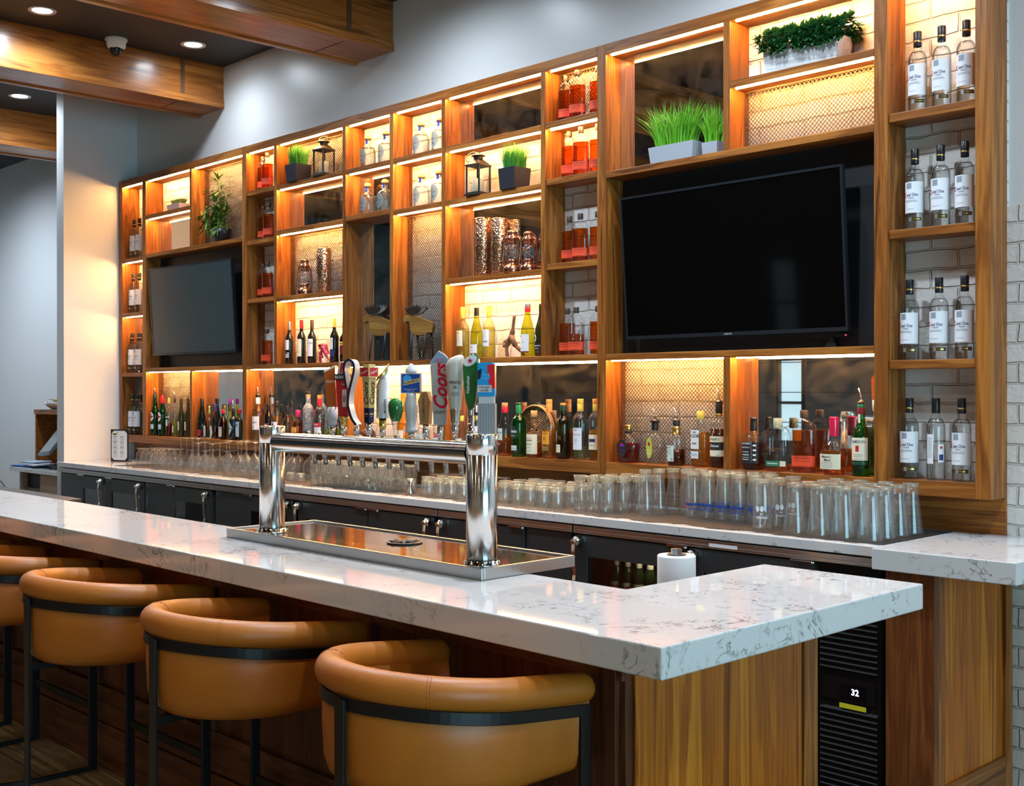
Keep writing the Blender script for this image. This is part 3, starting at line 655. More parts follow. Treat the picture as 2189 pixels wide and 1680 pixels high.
# gold four-sided handle
h = handle(5, 'pale gold four-sided tap handle with a red box at the top', 6); ferrule(h, H=.045)
b = MB(); b.taper((0,0,.045), (.024,.024), (0,0,.098), (.026,.026), 1); b.taper((0,0,.098), (.026,.026), (0,0,.208), (.036,.036), 0)
for ux, uz, o in (((1,0,0), (0, -.0455, 1), lambda z: (0, -.0136-.005*(z-.098)/.11, z)), ((0,1,0), (.0455, 0, 1), lambda z: (.0136+.005*(z-.098)/.11, 0, z))):
    b.text('Coors', .024, o(.153), ux, uz, 2, shear=.4, bold=.02, rot=PI/2, maxw=.095); b.text('*', .02, tuple(c*1.02 if i < 2 else c for i, c in enumerate(o(.072))), ux, FZ, 0, bold=.03)
b.build('handle_body', [PGO, PNV, INK], h)
b = MB(); b.box(-.024, .024, -.024, .024, .2085, .246, 0); b.box(-.016, .016, -.016, .016, .246, .256, 0)
for ux, o, q in (((1,0,0), (0, -.0246, .227), 0), ((0,1,0), (.0246, 0, .227), 1)):
    if q: b.box(.024, .0243, -.020, .020, .212, .243, 1)
    else: b.box(-.020, .020, -.0243, -.024, .212, .243, 1)
    b.text('Original', .011, o, ux, FZ, 2, shear=.3, rot=.35, maxw=.036)
b.build('handle_head', [PGO, RED, WHINK], h)
# white cylinder with gold spiral
h = handle(6, 'white cylindrical tap handle with a gold spiral and pointed top', 40); ferrule(h)
MB().lathe([(.011, .026), (.0125, .03), (.0135, .062)], 18).build('collar', GOLD, h)
b = MB(); n = 28; rr = .0225; vs = []
for i in range(n):
    a = 2*PI*i/n; x, y = math.cos(a), math.sin(a); vs += [(rr*x, rr*y, .0625), (rr*x, rr*y, .212+.042*x)]
b.add(vs, [(2*i, 2*((i+1) % n), 2*((i+1) % n)+1, 2*i+1) for i in range(n)]+[tuple(2*i+1 for i in range(n))], 0, True)
def cyl(s, hh, z, R, a0, mi, rot=0, shear=0, bold=0, maxw=None):
    o = len(b.v); b.text(s, hh, (0, 0, 0), FX, FZ, mi, shear, bold, maxw, rot)
    for i in range(o, len(b.v)):
        x, _, zz = b.v[i]; a = a0+x/R; b.v[i] = (R*math.sin(a), -R*math.cos(a), zz+z)
cyl('MOLSON', .009, .105, .0229, .55, 1, PI/2, bold=.02); cyl('CANADIAN', .011, .125, .0229, -.75, 1, PI/2, bold=.02); cyl('CANADIAN', .006, .205, .0229, -.1, 1, maxw=.03); b.build('handle_body', [PLW, INK], h)
sp = MB(); vs = []; k = 40
for q, z0 in ((0, .155), (1, .185)):
    o = len(sp.v); vs = []
    for i in range(k+1):
        a = -PI*.95+i/k*PI*1.3; z = z0+.075*(i/k); vs += [(.0233*math.sin(a), -.0233*math.cos(a), z), (.0233*math.sin(a), -.0233*math.cos(a), z+.011)]
    if q == 0: sp.add(vs, [(2*i, 2*i+2, 2*i+3, 2*i+1) for i in range(k)], 0, True)
rim = [(.0228*math.cos(2*PI*i/n), .0228*math.sin(2*PI*i/n), .212+.042*math.cos(2*PI*i/n)) for i in range(n)]
sp.tube(rim, .0022, 6, closed=True); sp.build('gold_band', GOLD, h)
# green egg
h = handle(7, 'short green egg-shaped tap handle on a cut-glass stem', 40)
MB().lathe([(.008, 0), (.009, .02), (.012, .028), (.010, .034), (.014, .042), (.016, .052)], 10, sm=False).build('stem', glass('crystal', (.9, .9, .9), (.25, .25, .25)), h)
b = MB(); b.lathe([(.015, .052), (.021, .066), (.0265, .088), (.0275, .105), (.024, .122), (.015, .132), (0, .136)], 28, close=False); cyl('Moosehead', .007, .108, .0280, -.75, 1, maxw=.03); b.build('handle_body', [PGR, RED], h)
# white turned handle with blue plaque
h = handle(8, 'white turned tap handle with a square blue plaque and round finial', 42); ferrule(h, H=.014)
MB().lathe([(.012, .014), (.021, .018), (.022, .026), (.018, .032), (.016, .04), (.020, .07), (.023, .098), (.0235, .115), (.018, .14), (.0165, .15)], 26).build('handle_body', PLW, h)
b = MB(); b.box(-.036, .036, -.011, .011, .150, .2215, 0); b.box(-.0315, .0315, -.0122, -.011, .154, .2175, 1); b.prism([(-.026, .178), (.03, .190), (.030, .204), (-.026, .192)], fz, -.0136, -.0122, 3)
b.prism([(-.012+.015*math.cos(k*PI/10), .20+.015*math.sin(k*PI/10)) for k in range(20)], fz, -.0128, -.0122, 2)
b.text('BELGIAN MOON', .009, (.001, -.0138, .191), FX, FZ, 4, bold=.02, maxw=.052, rot=.21); b.text('BELGIAN WHITE', .0045, (0, -.0125, .165), FX, FZ, 0, maxw=.045); b.text('WHEAT ALE', .0035, (0, -.0125, .159), FX, FZ, 0, maxw=.03)
b.build('plaque', [PLW, plain('plaque_blue', (.01, .07, .36), .25), plain('moon_blue', (.05, .35, .75), .3), PGO, INK], h, bevel=.0025)
MB().lathe([(.02, .222), (.021, .228), (.016, .238), (.011, .245), (.009, .25), (.004, .254), (0, .255)], 22).build('finial', PLW, h)
# small wooden handle
h = handle(9, 'small plain wooden coffin-shaped tap handle with vertical lettering', 24); ferrule(h, H=.045)
b = MB(); b.prism([(-.017, .045), (.017, .045), (.024, .125), (.012, .158), (-.012, .158), (-.024, .125)], fz, -.014, .014, 0); b.text('Coors', .011, (-.002, -.0145, .075), FX, FZ, 1, shear=.35, rot=PI/2); b.text('ORGANIC', .009, (-.002, -.0145, .113), FX, FZ, 1, rot=PI/2); b.text('*', .007, (0, -.0145, .146), FX, FZ, 1, bold=.05)
b.build('handle_body', [plain('beech_wood', (.46, .26, .11), .5), INK], h, bevel=.0025)
# tall silver script handle
h = handle(10, 'tall silver tap handle with a mountain peak top and big red script', 42); ferrule(h, H=.045)
b = MB(); b.prism([(-.020, .045), (.020, .045), (.033, .255), (-.033, .255)], fz, -.013, .013, 0); b.text('Coors', .050, (.002, -.0136, .178), FX, FZ, 1, shear=.35, bold=.03, rot=PI/2, maxw=.155); b.text('LIGHT', .011, (0, -.0136, .088), FX, FZ, 2, bold=.015)
b.build('handle_body', [PLS, plain('ink_crimson', (.55, .006, .045), .3), INK], h, bevel=.002)
b = MB(); b.prism([(-.033, .2555), (.033, .2555), (.026, .272), (.012, .286), (.004, .289), (-.004, .296), (-.012, .285), (-.022, .272)], fz, -.012, .012, 0); b.text('Coors', .009, (0, -.0125, .265), FX, FZ, 1, shear=.3, rot=.03); b.build('peak', [plain('peak_blue', (.30, .42, .62), .3, .4), MT['ink_crimson']], h, bevel=.002)
# cream pint-shaped handle
h = handle(11, 'cream flared tap handle with a rounded slanted top and steel lower half', 42)
MB().lathe([(.008, 0), (.010, .02), (.014, .034), (.011, .042), (.015, .05), (.0155, .06), (.019, .098), (.0195, .1)], 24).build('stem', CHROME2, h)
b = MB(); n = 30; vs = []; rings = []
prof = [(.0197, .1005), (.0215, .13), (.025, .17), (.0295, .21), (.0325, .24)]
for r, z in prof: vs += [(r*math.sin(2*PI*i/n), -r*math.cos(2*PI*i/n), z) for i in range(n)]
for s_, dz in ((.96, .016), (.8, .028), (.5, .034), (0.01, .036)): vs += [(.0325*s_*math.sin(2*PI*i/n), -.0325*s_*math.cos(2*PI*i/n), .24+dz+.012*math.sin(2*PI*i/n)*s_) for i in range(n)]
k = len(vs)//n
b.add(vs, [(j*n+i, j*n+(i+1) % n, (j+1)*n+(i+1) % n, (j+1)*n+i) for j in range(k-1) for i in range(n)], 0, True)
cyl('ORIGINAL', .010, .188, .0287, .1, 1, bold=.01, maxw=.045); cyl('16', .011, .172, .0269, .1, 1, bold=.015); cyl('CANADIAN', .004, .152, .0253, .1, 1); cyl('PALE ALE', .004, .145, .0245, .1, 1); b.build('handle_body', [plain('plastic_cream', (.56, .55, .50), .3), INK], h)
# green paddle
h = handle(12, 'green pointed paddle tap handle with white lettering and a slanted round top', 36)
MB().lathe([(.012, 0), (.0125, .03), (.0095, .032), (.011, .1), (.012, .11)], 20).build('stem', [CHROME], h)
b = MB(); pts = [(.0, .092), (.010, .105), (.018, .135), (.022, .18), (.0245, .235), (.0255, .262), (.020, .278), (.008, .281), (-.010, .268), (-.0225, .248), (-.0245, .235), (-.0215, .18), (-.016, .13), (-.008, .103)]
b.prism(pts, fz, -.013, .011, 0); b.text('Heineken', .011, (-.008, -.0136, .18), FX, FZ, 1, bold=.025, rot=PI/2); b.build('handle_body', [PGR, WHINK], h, bevel=.003)
b = MB(); b.prism([(.022*math.cos(2*PI*i/24), .258+.017*math.sin(2*PI*i/24)+.35*.022*math.cos(2*PI*i/24)) for i in range(24)], fz, -.0150, -.0136, 0)
st = [((.011 if i % 2 == 0 else .0045)*math.sin(i*PI/5), .258+(.011 if i % 2 == 0 else .0045)*math.cos(i*PI/5)) for i in range(10)]; b.prism(st, fz, -.0156, -.0150, 1); b.build('star_badge', [WHINK, plain('star_red', (.6, .02, .08), .3)], h)
b = MB(); outl = [(x*1.08, .18+(z-.18)*1.02) for x, z in pts]; b.prism(outl, fz, -.010, .008, 0); b.build('rim', plain('rim_silver', (.55, .57, .52), .2, .8), h)
# blue boxed handle
h = handle(13, 'bright blue and red boxed tap handle on a grey ribbed shaft', 40)
b = MB(); b.box(-.028, .028, -.022, .022, 0, .118)
for i in range(7): b.box(-.026+i*.0085, -.022+i*.0085, -.0235, .0235, .001, .118)
b.build('shaft', plain('ribbed_grey', (.36, .39, .42), .35, .4), h)
b = MB(); b.box(-.025, .025, -.019, .019, .1185, .142, 1); b.box(-.0275, .0275, -.021, .021, .1425, .244, 0); b.prism([(-.0275, .244), (.0275, .244), (.018, .252), (-.0275, .25)], fz, -.021, .021, 0)
b.prism([(.004, .244), (.0275, .244), (.0275, .17), (.018, .165), (.006, .19), (.014, .205), (.004, .215)], fz, -.0216, -.021, 2); b.box(.0275, .028, -.021, .021, .165, .244, 2); b.prism([(-.0275, .225), (-.014, .232), (-.018, .2), (-.0275, .195)], fz, -.0216, -.021, 4)
b.box(-.0275, .018, -.0222, -.0215, .155, .178, 1); b.text('TOP EASY', .007, (-.005, -.0226, .171), FX, FZ, 3, bold=.02, maxw=.038); b.text('LAGER', .007, (-.005, -.0226, .161), FX, FZ, 3, bold=.02, maxw=.03)
b.text('VILLE', .008, (-.002, -.0222, .212), FX, FZ, 5, bold=.02, maxw=.04); b.text('ISLAND', .006, (-.004, -.0222, .201), FX, FZ, 5, bold=.02, maxw=.036)
b.build('handle_body', [plain('box_blue', (.01, .28, .62), .3), plain('panel_grey', (.5, .52, .53), .35), plain('box_red', (.6, .01, .03), .35), INK, PNV, plain('box_cyan', (.15, .5, .75), .3)], h)
# ================================================================== STOOLS
def upath(Rr, ya, n=40, dy=0):
    pts = [(Rr, ya+dy)]
    for k in (.66, .33): pts.append((Rr, ya*k+dy))
    for i in range(n+1):
        a = -PI*i/n; pts.append((Rr*math.cos(a), Rr*math.sin(a)+dy))
    for k in (.33, .66, 1): pts.append((-Rr, ya*k+dy))
    return pts
def zrail(y): return .935-.060*max(0, min(1, (y+.285)/.53))
def make_stool(label, x, y):
    t = thing('bar_stool', label, 'bar stool', (x, y, 0), group='tan leather bar stools along the bar')
    U = upath(.285, .235)
    pts = [(a, b, zrail(b)) for a, b in U]
    pts = [(U[0][0], .262, zrail(.262)), (U[0][0], .255, zrail(.255))]+pts+[(U[-1][0], .255, zrail(.255)), (U[-1][0], .262, zrail(.262))]
    rr = [.018, .033]+[.041]*len(U)+[.033, .018]
    b = MB().tube(pts, rr, 16)
    roll = b.build('arm_roll', LEA, t)
    for a in (-PI/2-.78, -PI/2+.78):                                # the two seams of the padded roll
        c = Vector((.285*math.cos(a), .285*math.sin(a), 0)); c.z = zrail(c.y); rad = Vector((math.cos(a), math.sin(a), 0)); s = MB(); tan = Vector((-math.sin(a), math.cos(a), 0))
        for o in (-.004, .004): s.tube([tuple(c+tan*o+rad*(.0412*math.cos(k*PI/10))+Vector((0, 0, .0412*math.sin(k*PI/10)))) for k in range(20)], .0011, 5, closed=True)
        s.build('seam', LEA, roll)
    # shell: a padded wall swept round the U
    prof = lambda z: [(.020, z-.02), (.022, .80), (.018, .715), (.008, .682), (-.012, .664), (-.035, .662), (-.045, .68), (-.045, .80), (-.034, z)]
    vs = []; fs = []; k = 9; U2 = upath(.285, .245)
    for i, (a, c) in enumerate(U2):
        if c > 0: nx, ny = (1 if a > 0 else -1), 0
        else: l = math.hypot(a, c); nx, ny = a/l, c/l
        for o, z in prof(zrail(c)-.005): vs.append((a+nx*o, c+ny*o, z))
    for i in range(len(U2)-1):
        for j in range(k): fs.append((i*k+j, i*k+(j+1) % k, (i+1)*k+(j+1) % k, (i+1)*k+j))
    fs += [tuple(range(k)), tuple(reversed(range((len(U2)-1)*k, len(U2)*k)))]
    MB().add(vs, fs, 0, True).build('shell', LEA, t)
    S = upath(.236, .235); b = MB(); rings = [(.90, .664), (1, .675), (1, .74), (.97, .765), (.90, .775)]; vs = []; n = len(S)
    for s_, z in rings: vs += [(a*s_, .02+(c-.02)*s_, z) for a, c in S]
    fs = [(j*n+(i+1) % n, j*n+i, (j+1)*n+i, (j+1)*n+(i+1) % n) for j in range(len(rings)-1) for i in range(n)]+[tuple(range(n)), tuple(reversed(range(4*n, 5*n)))]
    b.add(vs, fs, 0, False).build('seat', LEA, t)
    B = upath(.309, .222); b = MB(); b.tube([(a, c, zrail(c)-.052) for a, c in B], .01, 4, flat=(.0055, .0155)); b.build('back_band', BLK, t, bevel=.0015)
    for sx in (-1, 1): MB().box(sx*.309-.0065, sx*.309+.0065, .205, .241, .001, zrail(.23)-.0375).build('leg', BLK, t, bevel=.0015)
    MB().box(-.019, .019, -.325, -.3148, .001, zrail(-.3)-.038).build('leg', BLK, t, bevel=.0015)
    G = upath(.309, .222); MB().tube([(a, c, .010) for a, c in G], .01, 4, flat=(.008, .008)).build('floor_ring', BLK, t)
    MB().box(-.302, .302, .214, .230, .262, .292).build('footrest', BLK, t, bevel=.0015)
    MB().box(-.016, .016, -.314, .20, .636, .6605).build('seat_bar', BLK, t, bevel=.0015)
    return t
SL = ('tan leather bar stool nearest the camera, at the right end of the row', 'second tan leather bar stool from the right, in front of the drip tray', 'third tan leather bar stool from the right, with its whole back band in view', 'fourth tan leather bar stool from the right, cut by the left edge of the photo', 'fifth tan leather bar stool from the right, only its arm showing at the left edge', 'farthest tan leather bar stool, only an arm tip showing at the left edge')
stool = None
for i, x in enumerate((-2.34, -3.30, -4.26, -5.23, -6.19, -7.15)):
    if stool is None: stool = make_stool(SL[i], x, 2.0)
    else: dup(stool, (x, 2.0, 0), 0, SL[i])

# ================================================================== TELEVISIONS
def tv(label, xc, zc, yb, wd, ht, yaw, screen, lift, logo):
    t = thing('television', label, 'television', (xc, yb, zc-ht/2))
    o = MB(); tilt = Matrix.Rotation(lift, 4, 'X') @ Matrix.Identity(4); rz = Matrix.Rotation(yaw, 4, 'Z')
    mx = rz @ tilt
    b = MB(); w, bz = wd/2, .011
    b.box(-w, w, 0, .018, 0, bz*1.6); b.box(-w, w, 0, .018, ht-bz, ht); b.box(-w, -w+bz, 0, .018, bz*1.6, ht-bz); b.box(w-bz, w, 0, .018, bz*1.6, ht-bz); b.box(-w, w, .0181, .026, 0, ht); b.box(-w*.7, w*.7, .0261, .045, .06, ht*.62)
    bz_ = b.xf(mx).build('bezel', plain('tv_bezel', (.016, .018, .022), .22), t)
    MB().box(-w+bz+.0004, w-bz-.0004, .003, .0175, bz*1.6+.0004, ht-bz-.0004).xf(mx).build('screen', screen, t)
    if logo: MB().text('SAMSUNG', .0075, (0, -.0006, bz*.8), (1,0,0), (0,0,1), 0, bold=.02).xf(mx).build('logo', plain('logo_grey', (.45, .47, .5), .3), t)
    MB().box(-.2, .2, .046, .065, ht*.35, ht*.6).xf(mx).build('wall_bracket', BLKP, t)
    return t
tv('large black television in the right shelving unit', -3.246, (1.904+2.617)/2, 4.553, 1.25, .715, 0, plain('screen_black', (.0025, .002, .002), .05, spec=.12), R_(4.2), True)
tv('grey-screened television in the left shelving unit', -8.235, (1.935+2.625)/2, 4.525, 1.21, .70, R_(2.0), plain('screen_grey_reflection', (.024, .047, .055), .34), R_(3.6), False)  # blue-grey reflection on the dark screen is put into its colour
t = thing('sensor_box', 'tiny black sensor box with a red light under the large television', 'sensor', (-2.73, 4.60, ZM+.001))
MB().prism([(-.028, 0), (.03, 0), (.012, .05), (.0, .05)], lambda a, b, d: (a, d, b), -.01, .01).build('stand', BLKP, t)
MB().box(.02, .09, -.008, .012, .046, .060).build('receiver', BLKP, t); MB().lathe([(.003, 0), (.002, .002), (0, .003)], 8).xf(Matrix.Translation((.075, -.008, .054)) @ Matrix.Rotation(PI/2, 4, 'X')).build('red_light', plain('led_red', (1, .03, .05), .4, emis=4), t)
tag(MB().tube(smooth([(-7.60, 4.585, 2.33), (-7.56, 4.60, 2.31), (-7.535, 4.605, 2.26), (-7.525, 4.61, 2.2), (-7.52, 4.6155, 2.1)]), .0035, 6).build('television_cable', plain('cable_grey', (.4, .42, .45), .4)), 'thin grey cable curving beside the grey-screened television', 'cable')

# ================================================================== BOTTLES
def section(a, b, p, n=120):
    L = []
    for i in range(n+1):
        t = -PI+2*PI*i/n; s, c = math.sin(t), math.cos(t)
        L.append((a*math.copysign(abs(s)**(2/p), s), -b*math.copysign(abs(c)**(2/p), c)))
    cum = [0]
    for i in range(n): cum.append(cum[-1]+math.dist(L[i], L[i+1]))
    m = cum[n//2]; cum = [c-m for c in cum]
    def S(s):
        lo, hi = 0, n
        if s <= cum[0]: return L[0]
        if s >= cum[n]: return L[n]
        while hi-lo > 1:
            q = (lo+hi)//2
            if cum[q] <= s: lo = q
            else: hi = q
        f = (s-cum[lo])/max(1e-9, cum[hi]-cum[lo]); return (L[lo][0]+(L[hi][0]-L[lo][0])*f, L[lo][1]+(L[hi][1]-L[lo][1])*f)
    return S
def wrap_label(R, bb, p, s0, s1, z0, z1, m, texts, off=.0007, shape=None):
    b = MB(); S = section(R+off, R*bb+off, p); n = 14; vs = []; mats = [m]
    if shape == 'oval' or shape == 'diamond':
        k = 24 if shape == 'oval' else 4; sc_, zc = (s0+s1)/2*R, (z0+z1)/2
        ring = [(sc_+(s1-s0)/2*R*math.sin(2*PI*i/k), zc+(z1-z0)/2*math.cos(2*PI*i/k)) for i in range(k)]
        if shape == 'oval':
            vs = []
            for f in (0.001, .5, 1): vs += [(*S(sc_+(s-sc_)*f), zc+(z-zc)*f) for s, z in ring]
            b.add(vs, [(j*k+i, (j+1)*k+i, (j+1)*k+(i+1) % k, j*k+(i+1) % k) for j in range(2) for i in range(k)], 0, True)
        else:
            for row in range(9):
                pass
            N = 8; vs = []
            for i in range(N+1):
                f = i/N*2-1; hw = (1-abs(f))*(s1-s0)/2*R+1e-4
                for q in (-1, -.5, 0, .5, 1): vs.append((*S(sc_+hw*q), zc+f*(z1-z0)/2))
            b.add(vs, [(i*5+j, i*5+j+1, i*5+j+6, i*5+j+5) for i in range(N) for j in range(4)], 0, True)
    else:
        for i in range(n+1):
            x, y = S((s0+(s1-s0)*i/n)*R); vs += [(x, y, z0), (x, y, z1)]
        b.add(vs, [(2*i, 2*i+2, 2*i+3, 2*i+1) for i in range(n)], 0, True)
    S2 = section(R+off+.0005, R*bb+off+.0005, p)
    for tx in texts:
        s, zc, h, tm = tx[:4]; kw = dict(tx[4]) if len(tx) > 4 else {}; sc_ = kw.pop('s', (s0+s1)/2)
        if tm not in mats: mats.append(tm)
        o = len(b.v)
        if s.startswith('#'):                                       # '#w' : a plain printed bar w wide
            w = float(s[1:])*R; q = []
            for i in range(7):
                q += [(sc_*R-w/2+w*i/6, 0, zc-h/2), (sc_*R-w/2+w*i/6, 0, zc+h/2)]
            b.add(q, [(2*i, 2*i+2, 2*i+3, 2*i+1) for i in range(6)], mats.index(tm))
            for i in range(o, len(b.v)): x, _, z = b.v[i]; px, py = S2(x); b.v[i] = (px, py, z)
        else:
            b.text(s, h, (0, 0, 0), (1,0,0), (0,0,1), mats.index(tm), kw.get('shear', 0), kw.get('bold', .01), kw.get('maxw', (s1-s0)*R*.9), kw.get('rot', 0))
            for i in range(o, len(b.v)): x, _, z = b.v[i]; px, py = S2(x+sc_*R); b.v[i] = (px, py, z+zc)
    return b, mats
def clip_prof(prof, zl, k):
    out = []
    for i, (r, z) in enumerate(prof):
        if z <= zl: out.append((r*k, z))
        else:
            r0, z0 = prof[i-1]; f = (zl-z0)/(z-z0); out.append(((r0+(r-r0)*f)*k, zl)); break
    out.append((0, out[-1][1])); out[0] = (out[0][0], out[0][1]+.004); return out
VOD = [(.93, 0), (1, .015), (1, .64), (.96, .68), (.80, .725), (.52, .762), (.42, .785), (.40, .83), (.40, .97)]
WIN = [(.93, 0), (1, .015), (1, .56), (.97, .60), (.80, .655), (.55, .70), (.42, .74), (.39, .78), (.38, .98), (.40, .985), (.40, 1)]
BUR = [(.93, 0), (1, .015), (1, .43), (.95, .50), (.78, .60), (.56, .70), (.43, .78), (.38, .84), (.37, .985), (.39, 1)]
RND = [(.92, 0), (1, .02), (1, .60), (.97, .655), (.84, .71), (.60, .745), (.43, .77), (.37, .81), (.36, .975), (.40, .98), (.40, 1)]
MAC = [(.88, 0), (.92, .02), (1, .60), (1, .66), (.92, .71), (.66, .755), (.45, .78), (.37, .81), (.37, 1)]
MOR = [(.88, 0), (.93, .02), (.93, .42), (1, .52), (.98, .60), (.75, .68), (.5, .75), (.39, .80), (.37, 1)]
BAL = [(.94, 0), (1, .02), (1, .50), (.95, .56), (.72, .615), (.58, .65), (.60, .70), (.56, .76), (.45, .81), (.40, .84), (.40, 1)]
FLK = [(.93, 0), (1, .025), (1, .66), (.97, .72), (.84, .785), (.6, .825), (.36, .85), (.29, .87), (.28, 1)]
JUL = [(.93, 0), (1, .03), (1, .42), (.97, .50), (.85, .59), (.62, .65), (.40, .69), (.35, .72), (.34, .86)]
SQR = [(.95, 0), (1, .02), (1, .60), (.95, .64), (.62, .70), (.40, .735), (.36, .78), (.38, .83), (.35, 1)]
MAK = [(.72, 0), (.78, .02), (.90, .18), (1, .34), (1, .37), (.92, .44), (.70, .51), (.45, .57), (.34, .62), (.30, .75), (.30, 1)]
CRN = [(.78, 0), (.84, .03), (.95, .25), (1, .42), (.98, .52), (.82, .63), (.55, .70), (.32, .745), (.26, .77), (.25, 1)]
BEL = [(.92, 0), (.98, .02), (1, .25), (.93, .42), (.75, .55), (.52, .68), (.40, .78), (.36, .84), (.36, 1)]
MRT = [(.93, 0), (1, .015), (1, .50), (.98, .56), (.86, .62), (.62, .68), (.46, .74), (.40, .80), (.38, .9), (.38, 1)]
K = {}
def kind(k, name, prof, g, liquid=None, level=.6, bb=1., p=2., caps=(), labs=(), mx=24):
    K[k] = dict(name=name, prof=prof, g=g, liq=liquid, lev=level, bb=bb, p=p, caps=caps, labs=labs, mx=mx)
BCAP = plain('cap_black', (.012, .011, .012), .3); WOODC = plain('cap_darkwood', (.06, .035, .02), .45); BLUEB = plain('band_blue', (.02, .06, .42), .35); GRNL = plain('label_green', (.03, .18, .10), .5)
SILV = plain('cap_silver', (.5, .5, .5), .3, .8); WAX = plain('wax_red', (.62, .008, .06), .22, coat=.5); PURP = plain('cap_purple', (.16, .02, .35), .4); REDC = plain('cap_red', (.50, .012, .03), .35); YELC = plain('cap_yellow', (.66, .50, .08), .4)
ORC = plain('cap_orange', (.70, .27, .06), .45); NAVC = plain('cap_navy', (.03, .025, .10), .4); DGC = plain('cap_dark_green', (.01, .045, .03), .3); GRC = plain('cap_green', (.02, .20, .07), .3); BLL = plain('label_black', (.012, .012, .014), .5); PNK = plain('cap_pink', (.55, .02, .12), .35)
SAL = plain('label_pale_blue', (.40, .55, .66), .5); TEAL = plain('label_teal', (.55, .66, .60), .5); GRY = plain('ink_grey', (.28, .30, .33), .5); YGL = plain('label_lime', (.48, .52, .05), .5); OLB = plain('label_orange', (.75, .30, .02), .5); BURG = plain('label_burgundy', (.16, .02, .04), .5)
cap = lambda r, z0, z1, m, name='cap': (name, [(r, z0), (r*1.03, z0+.006), (r*1.03, z1-.006), (r*.97, z1), (0, z1)], m)
kind('vodka', 'vodka_bottle', VOD, GC, 'water', .745, caps=[cap(.43, .815, 1, BCAP), cap(.445, .865, .885, GOLD, 'gold_ring')], labs=[
    ('label', -1.25, 1.55, .20, .585, WHITE, [('etel One', .425, .042, NAVY, dict(s=.14, bold=.012, maxw=.050)), ('K', .425, .062, RED, dict(s=-.86, bold=.05)), ('VODKA', .385, .016, INK, dict(s=.05)), ('#1.3', .355, .006, GRY, dict(s=0)), ('#1.5', .34, .006, GRY, dict(s=0)), ('#.62', .535, .07, plain('stamp_grey', (.25, .29, .34), .5), dict(s=-.2)), ('#.9', .25, .004, GRY, dict(s=-.1))]),
    ('gold_band', -1.3, 1.2, .10, .145, plain('band_bronze', (.10, .06, .02), .3, .5), [('#.9', .122, .012, GOLD, dict(s=.6)), ('#.35', .122, .05, SILV, dict(s=-.05))])])
kind('vodka_back', 'vodka_bottle', VOD, GC, 'water', .745, caps=[cap(.43, .815, 1, BCAP)], labs=[('label', -.55, .25, .20, .56, WHITE, [('#.5', .40, .25, plain('print_pale', (.55, .56, .60), .5), {})]), ('back_label', .75, 1.5, .22, .44, WHITE, [('#.5', .28, .07, NAVY, {}), ('#.3', .40, .03, RED, {})])])
kind('bourbon', 'bourbon_bottle', FLK, GC, 'bourbon', .68, .62, 2.7, caps=[cap(.33, .88, 1, WOODC)], labs=[('label', -1.15, 1.15, .10, .275, ORED, [('BULLEIT BOURBON', .235, .022, INK, dict(maxw=.11)), ('#1.4', .19, .008, RED, {}), ('#2.3', .263, .005, INK, {}), ('#2.3', .112, .005, INK, {})]), ('raised_lettering', -.5, .5, .50, .50001, GC, [('BULLEIT', .58, .045, glass('emboss', (.8, .6, .4), (.3, .2, .1)), dict(maxw=.055)), ('BOURBON', .50, .035, MT['emboss'], dict(maxw=.055)), ('WHISKEY', .43, .035, MT['emboss'], dict(maxw=.05))])])
K['bourbon_low'] = dict(K['bourbon'], lev=.44)
kind('julio', 'tequila_bottle', JUL, GAQ, 'water', .60, caps=[('stopper', [(.34, .862), (.45, .868), (.46, .90), (.42, .96), (.28, .99), (0, 1.0)], CORK)], labs=[('label', -.75, .75, .10, .56, glass('label_frost', (.55, .72, .78), (.3, .45, .5), haze=.5, hcol=(.45, .62, .70)), [('Don Julio', .33, .055, NAVY, dict(shear=.3, bold=.01)), ('#.3', .20, .03, NAVY, {})], 'oval'), ('neck_band', -.9, .9, .72, .85, BLUEB, [('#.3', .785, .06, SAL, {})])])
JD = [('JACK DANIEL\'S', .50, .05, WHINK, dict(s=-.35, bold=.015, maxw=.055)), ('OLD No.7', .43, .03, WHINK, dict(s=-.35)), ('TENNESSEE', .345, .02, WHINK, dict(s=-.35)), ('WHISKEY', .29, .028, WHINK, dict(s=-.35, bold=.02)), ('#1.0', .24, .006, WHINK, dict(s=-.35)), ('#.8', .20, .012, WHINK, dict(s=-.35)), ('#.02', .36, .40, WHINK, dict(s=.38)), ('#.35', .47, .03, WHINK, dict(s=.75)), ('#.35', .38, .03, WHINK, dict(s=.75)), ('#.35', .29, .03, WHINK, dict(s=.75)), ('#.35', .2, .03, WHINK, dict(s=.75))]
kind('jack', 'whiskey_bottle', SQR, GC, 'dark', .50, 1., 5., caps=[('cap', [(.37, .74), (.40, .76), (.38, .90), (.355, .91), (.355, .94), (.38, .945), (.38, 1), (0, 1)], BCAP)], labs=[('label', -.98, 1.25, .13, .535, BLL, JD)])
kind('wood', 'whiskey_bottle', FLK, GC, 'amber', .10, .55, 2.6, caps=[cap(.31, .80, 1, plain('cap_teal_wood', (.30, .34, .26), .45))], labs=[('label', -.75, .95, .10, .20, GRNL, [('#.4', .15, .10, CREAM, dict(s=.72)), ('#.9', .15, .02, TEAL, dict(s=-.1))]), ('gold_lettering', -.5, .5, .4, .40001, GC, [('WOODFORD RESERVE', .43, .028, GOLD, dict(maxw=.085)), ('#.9', .395, .01, GOLD, {})])])
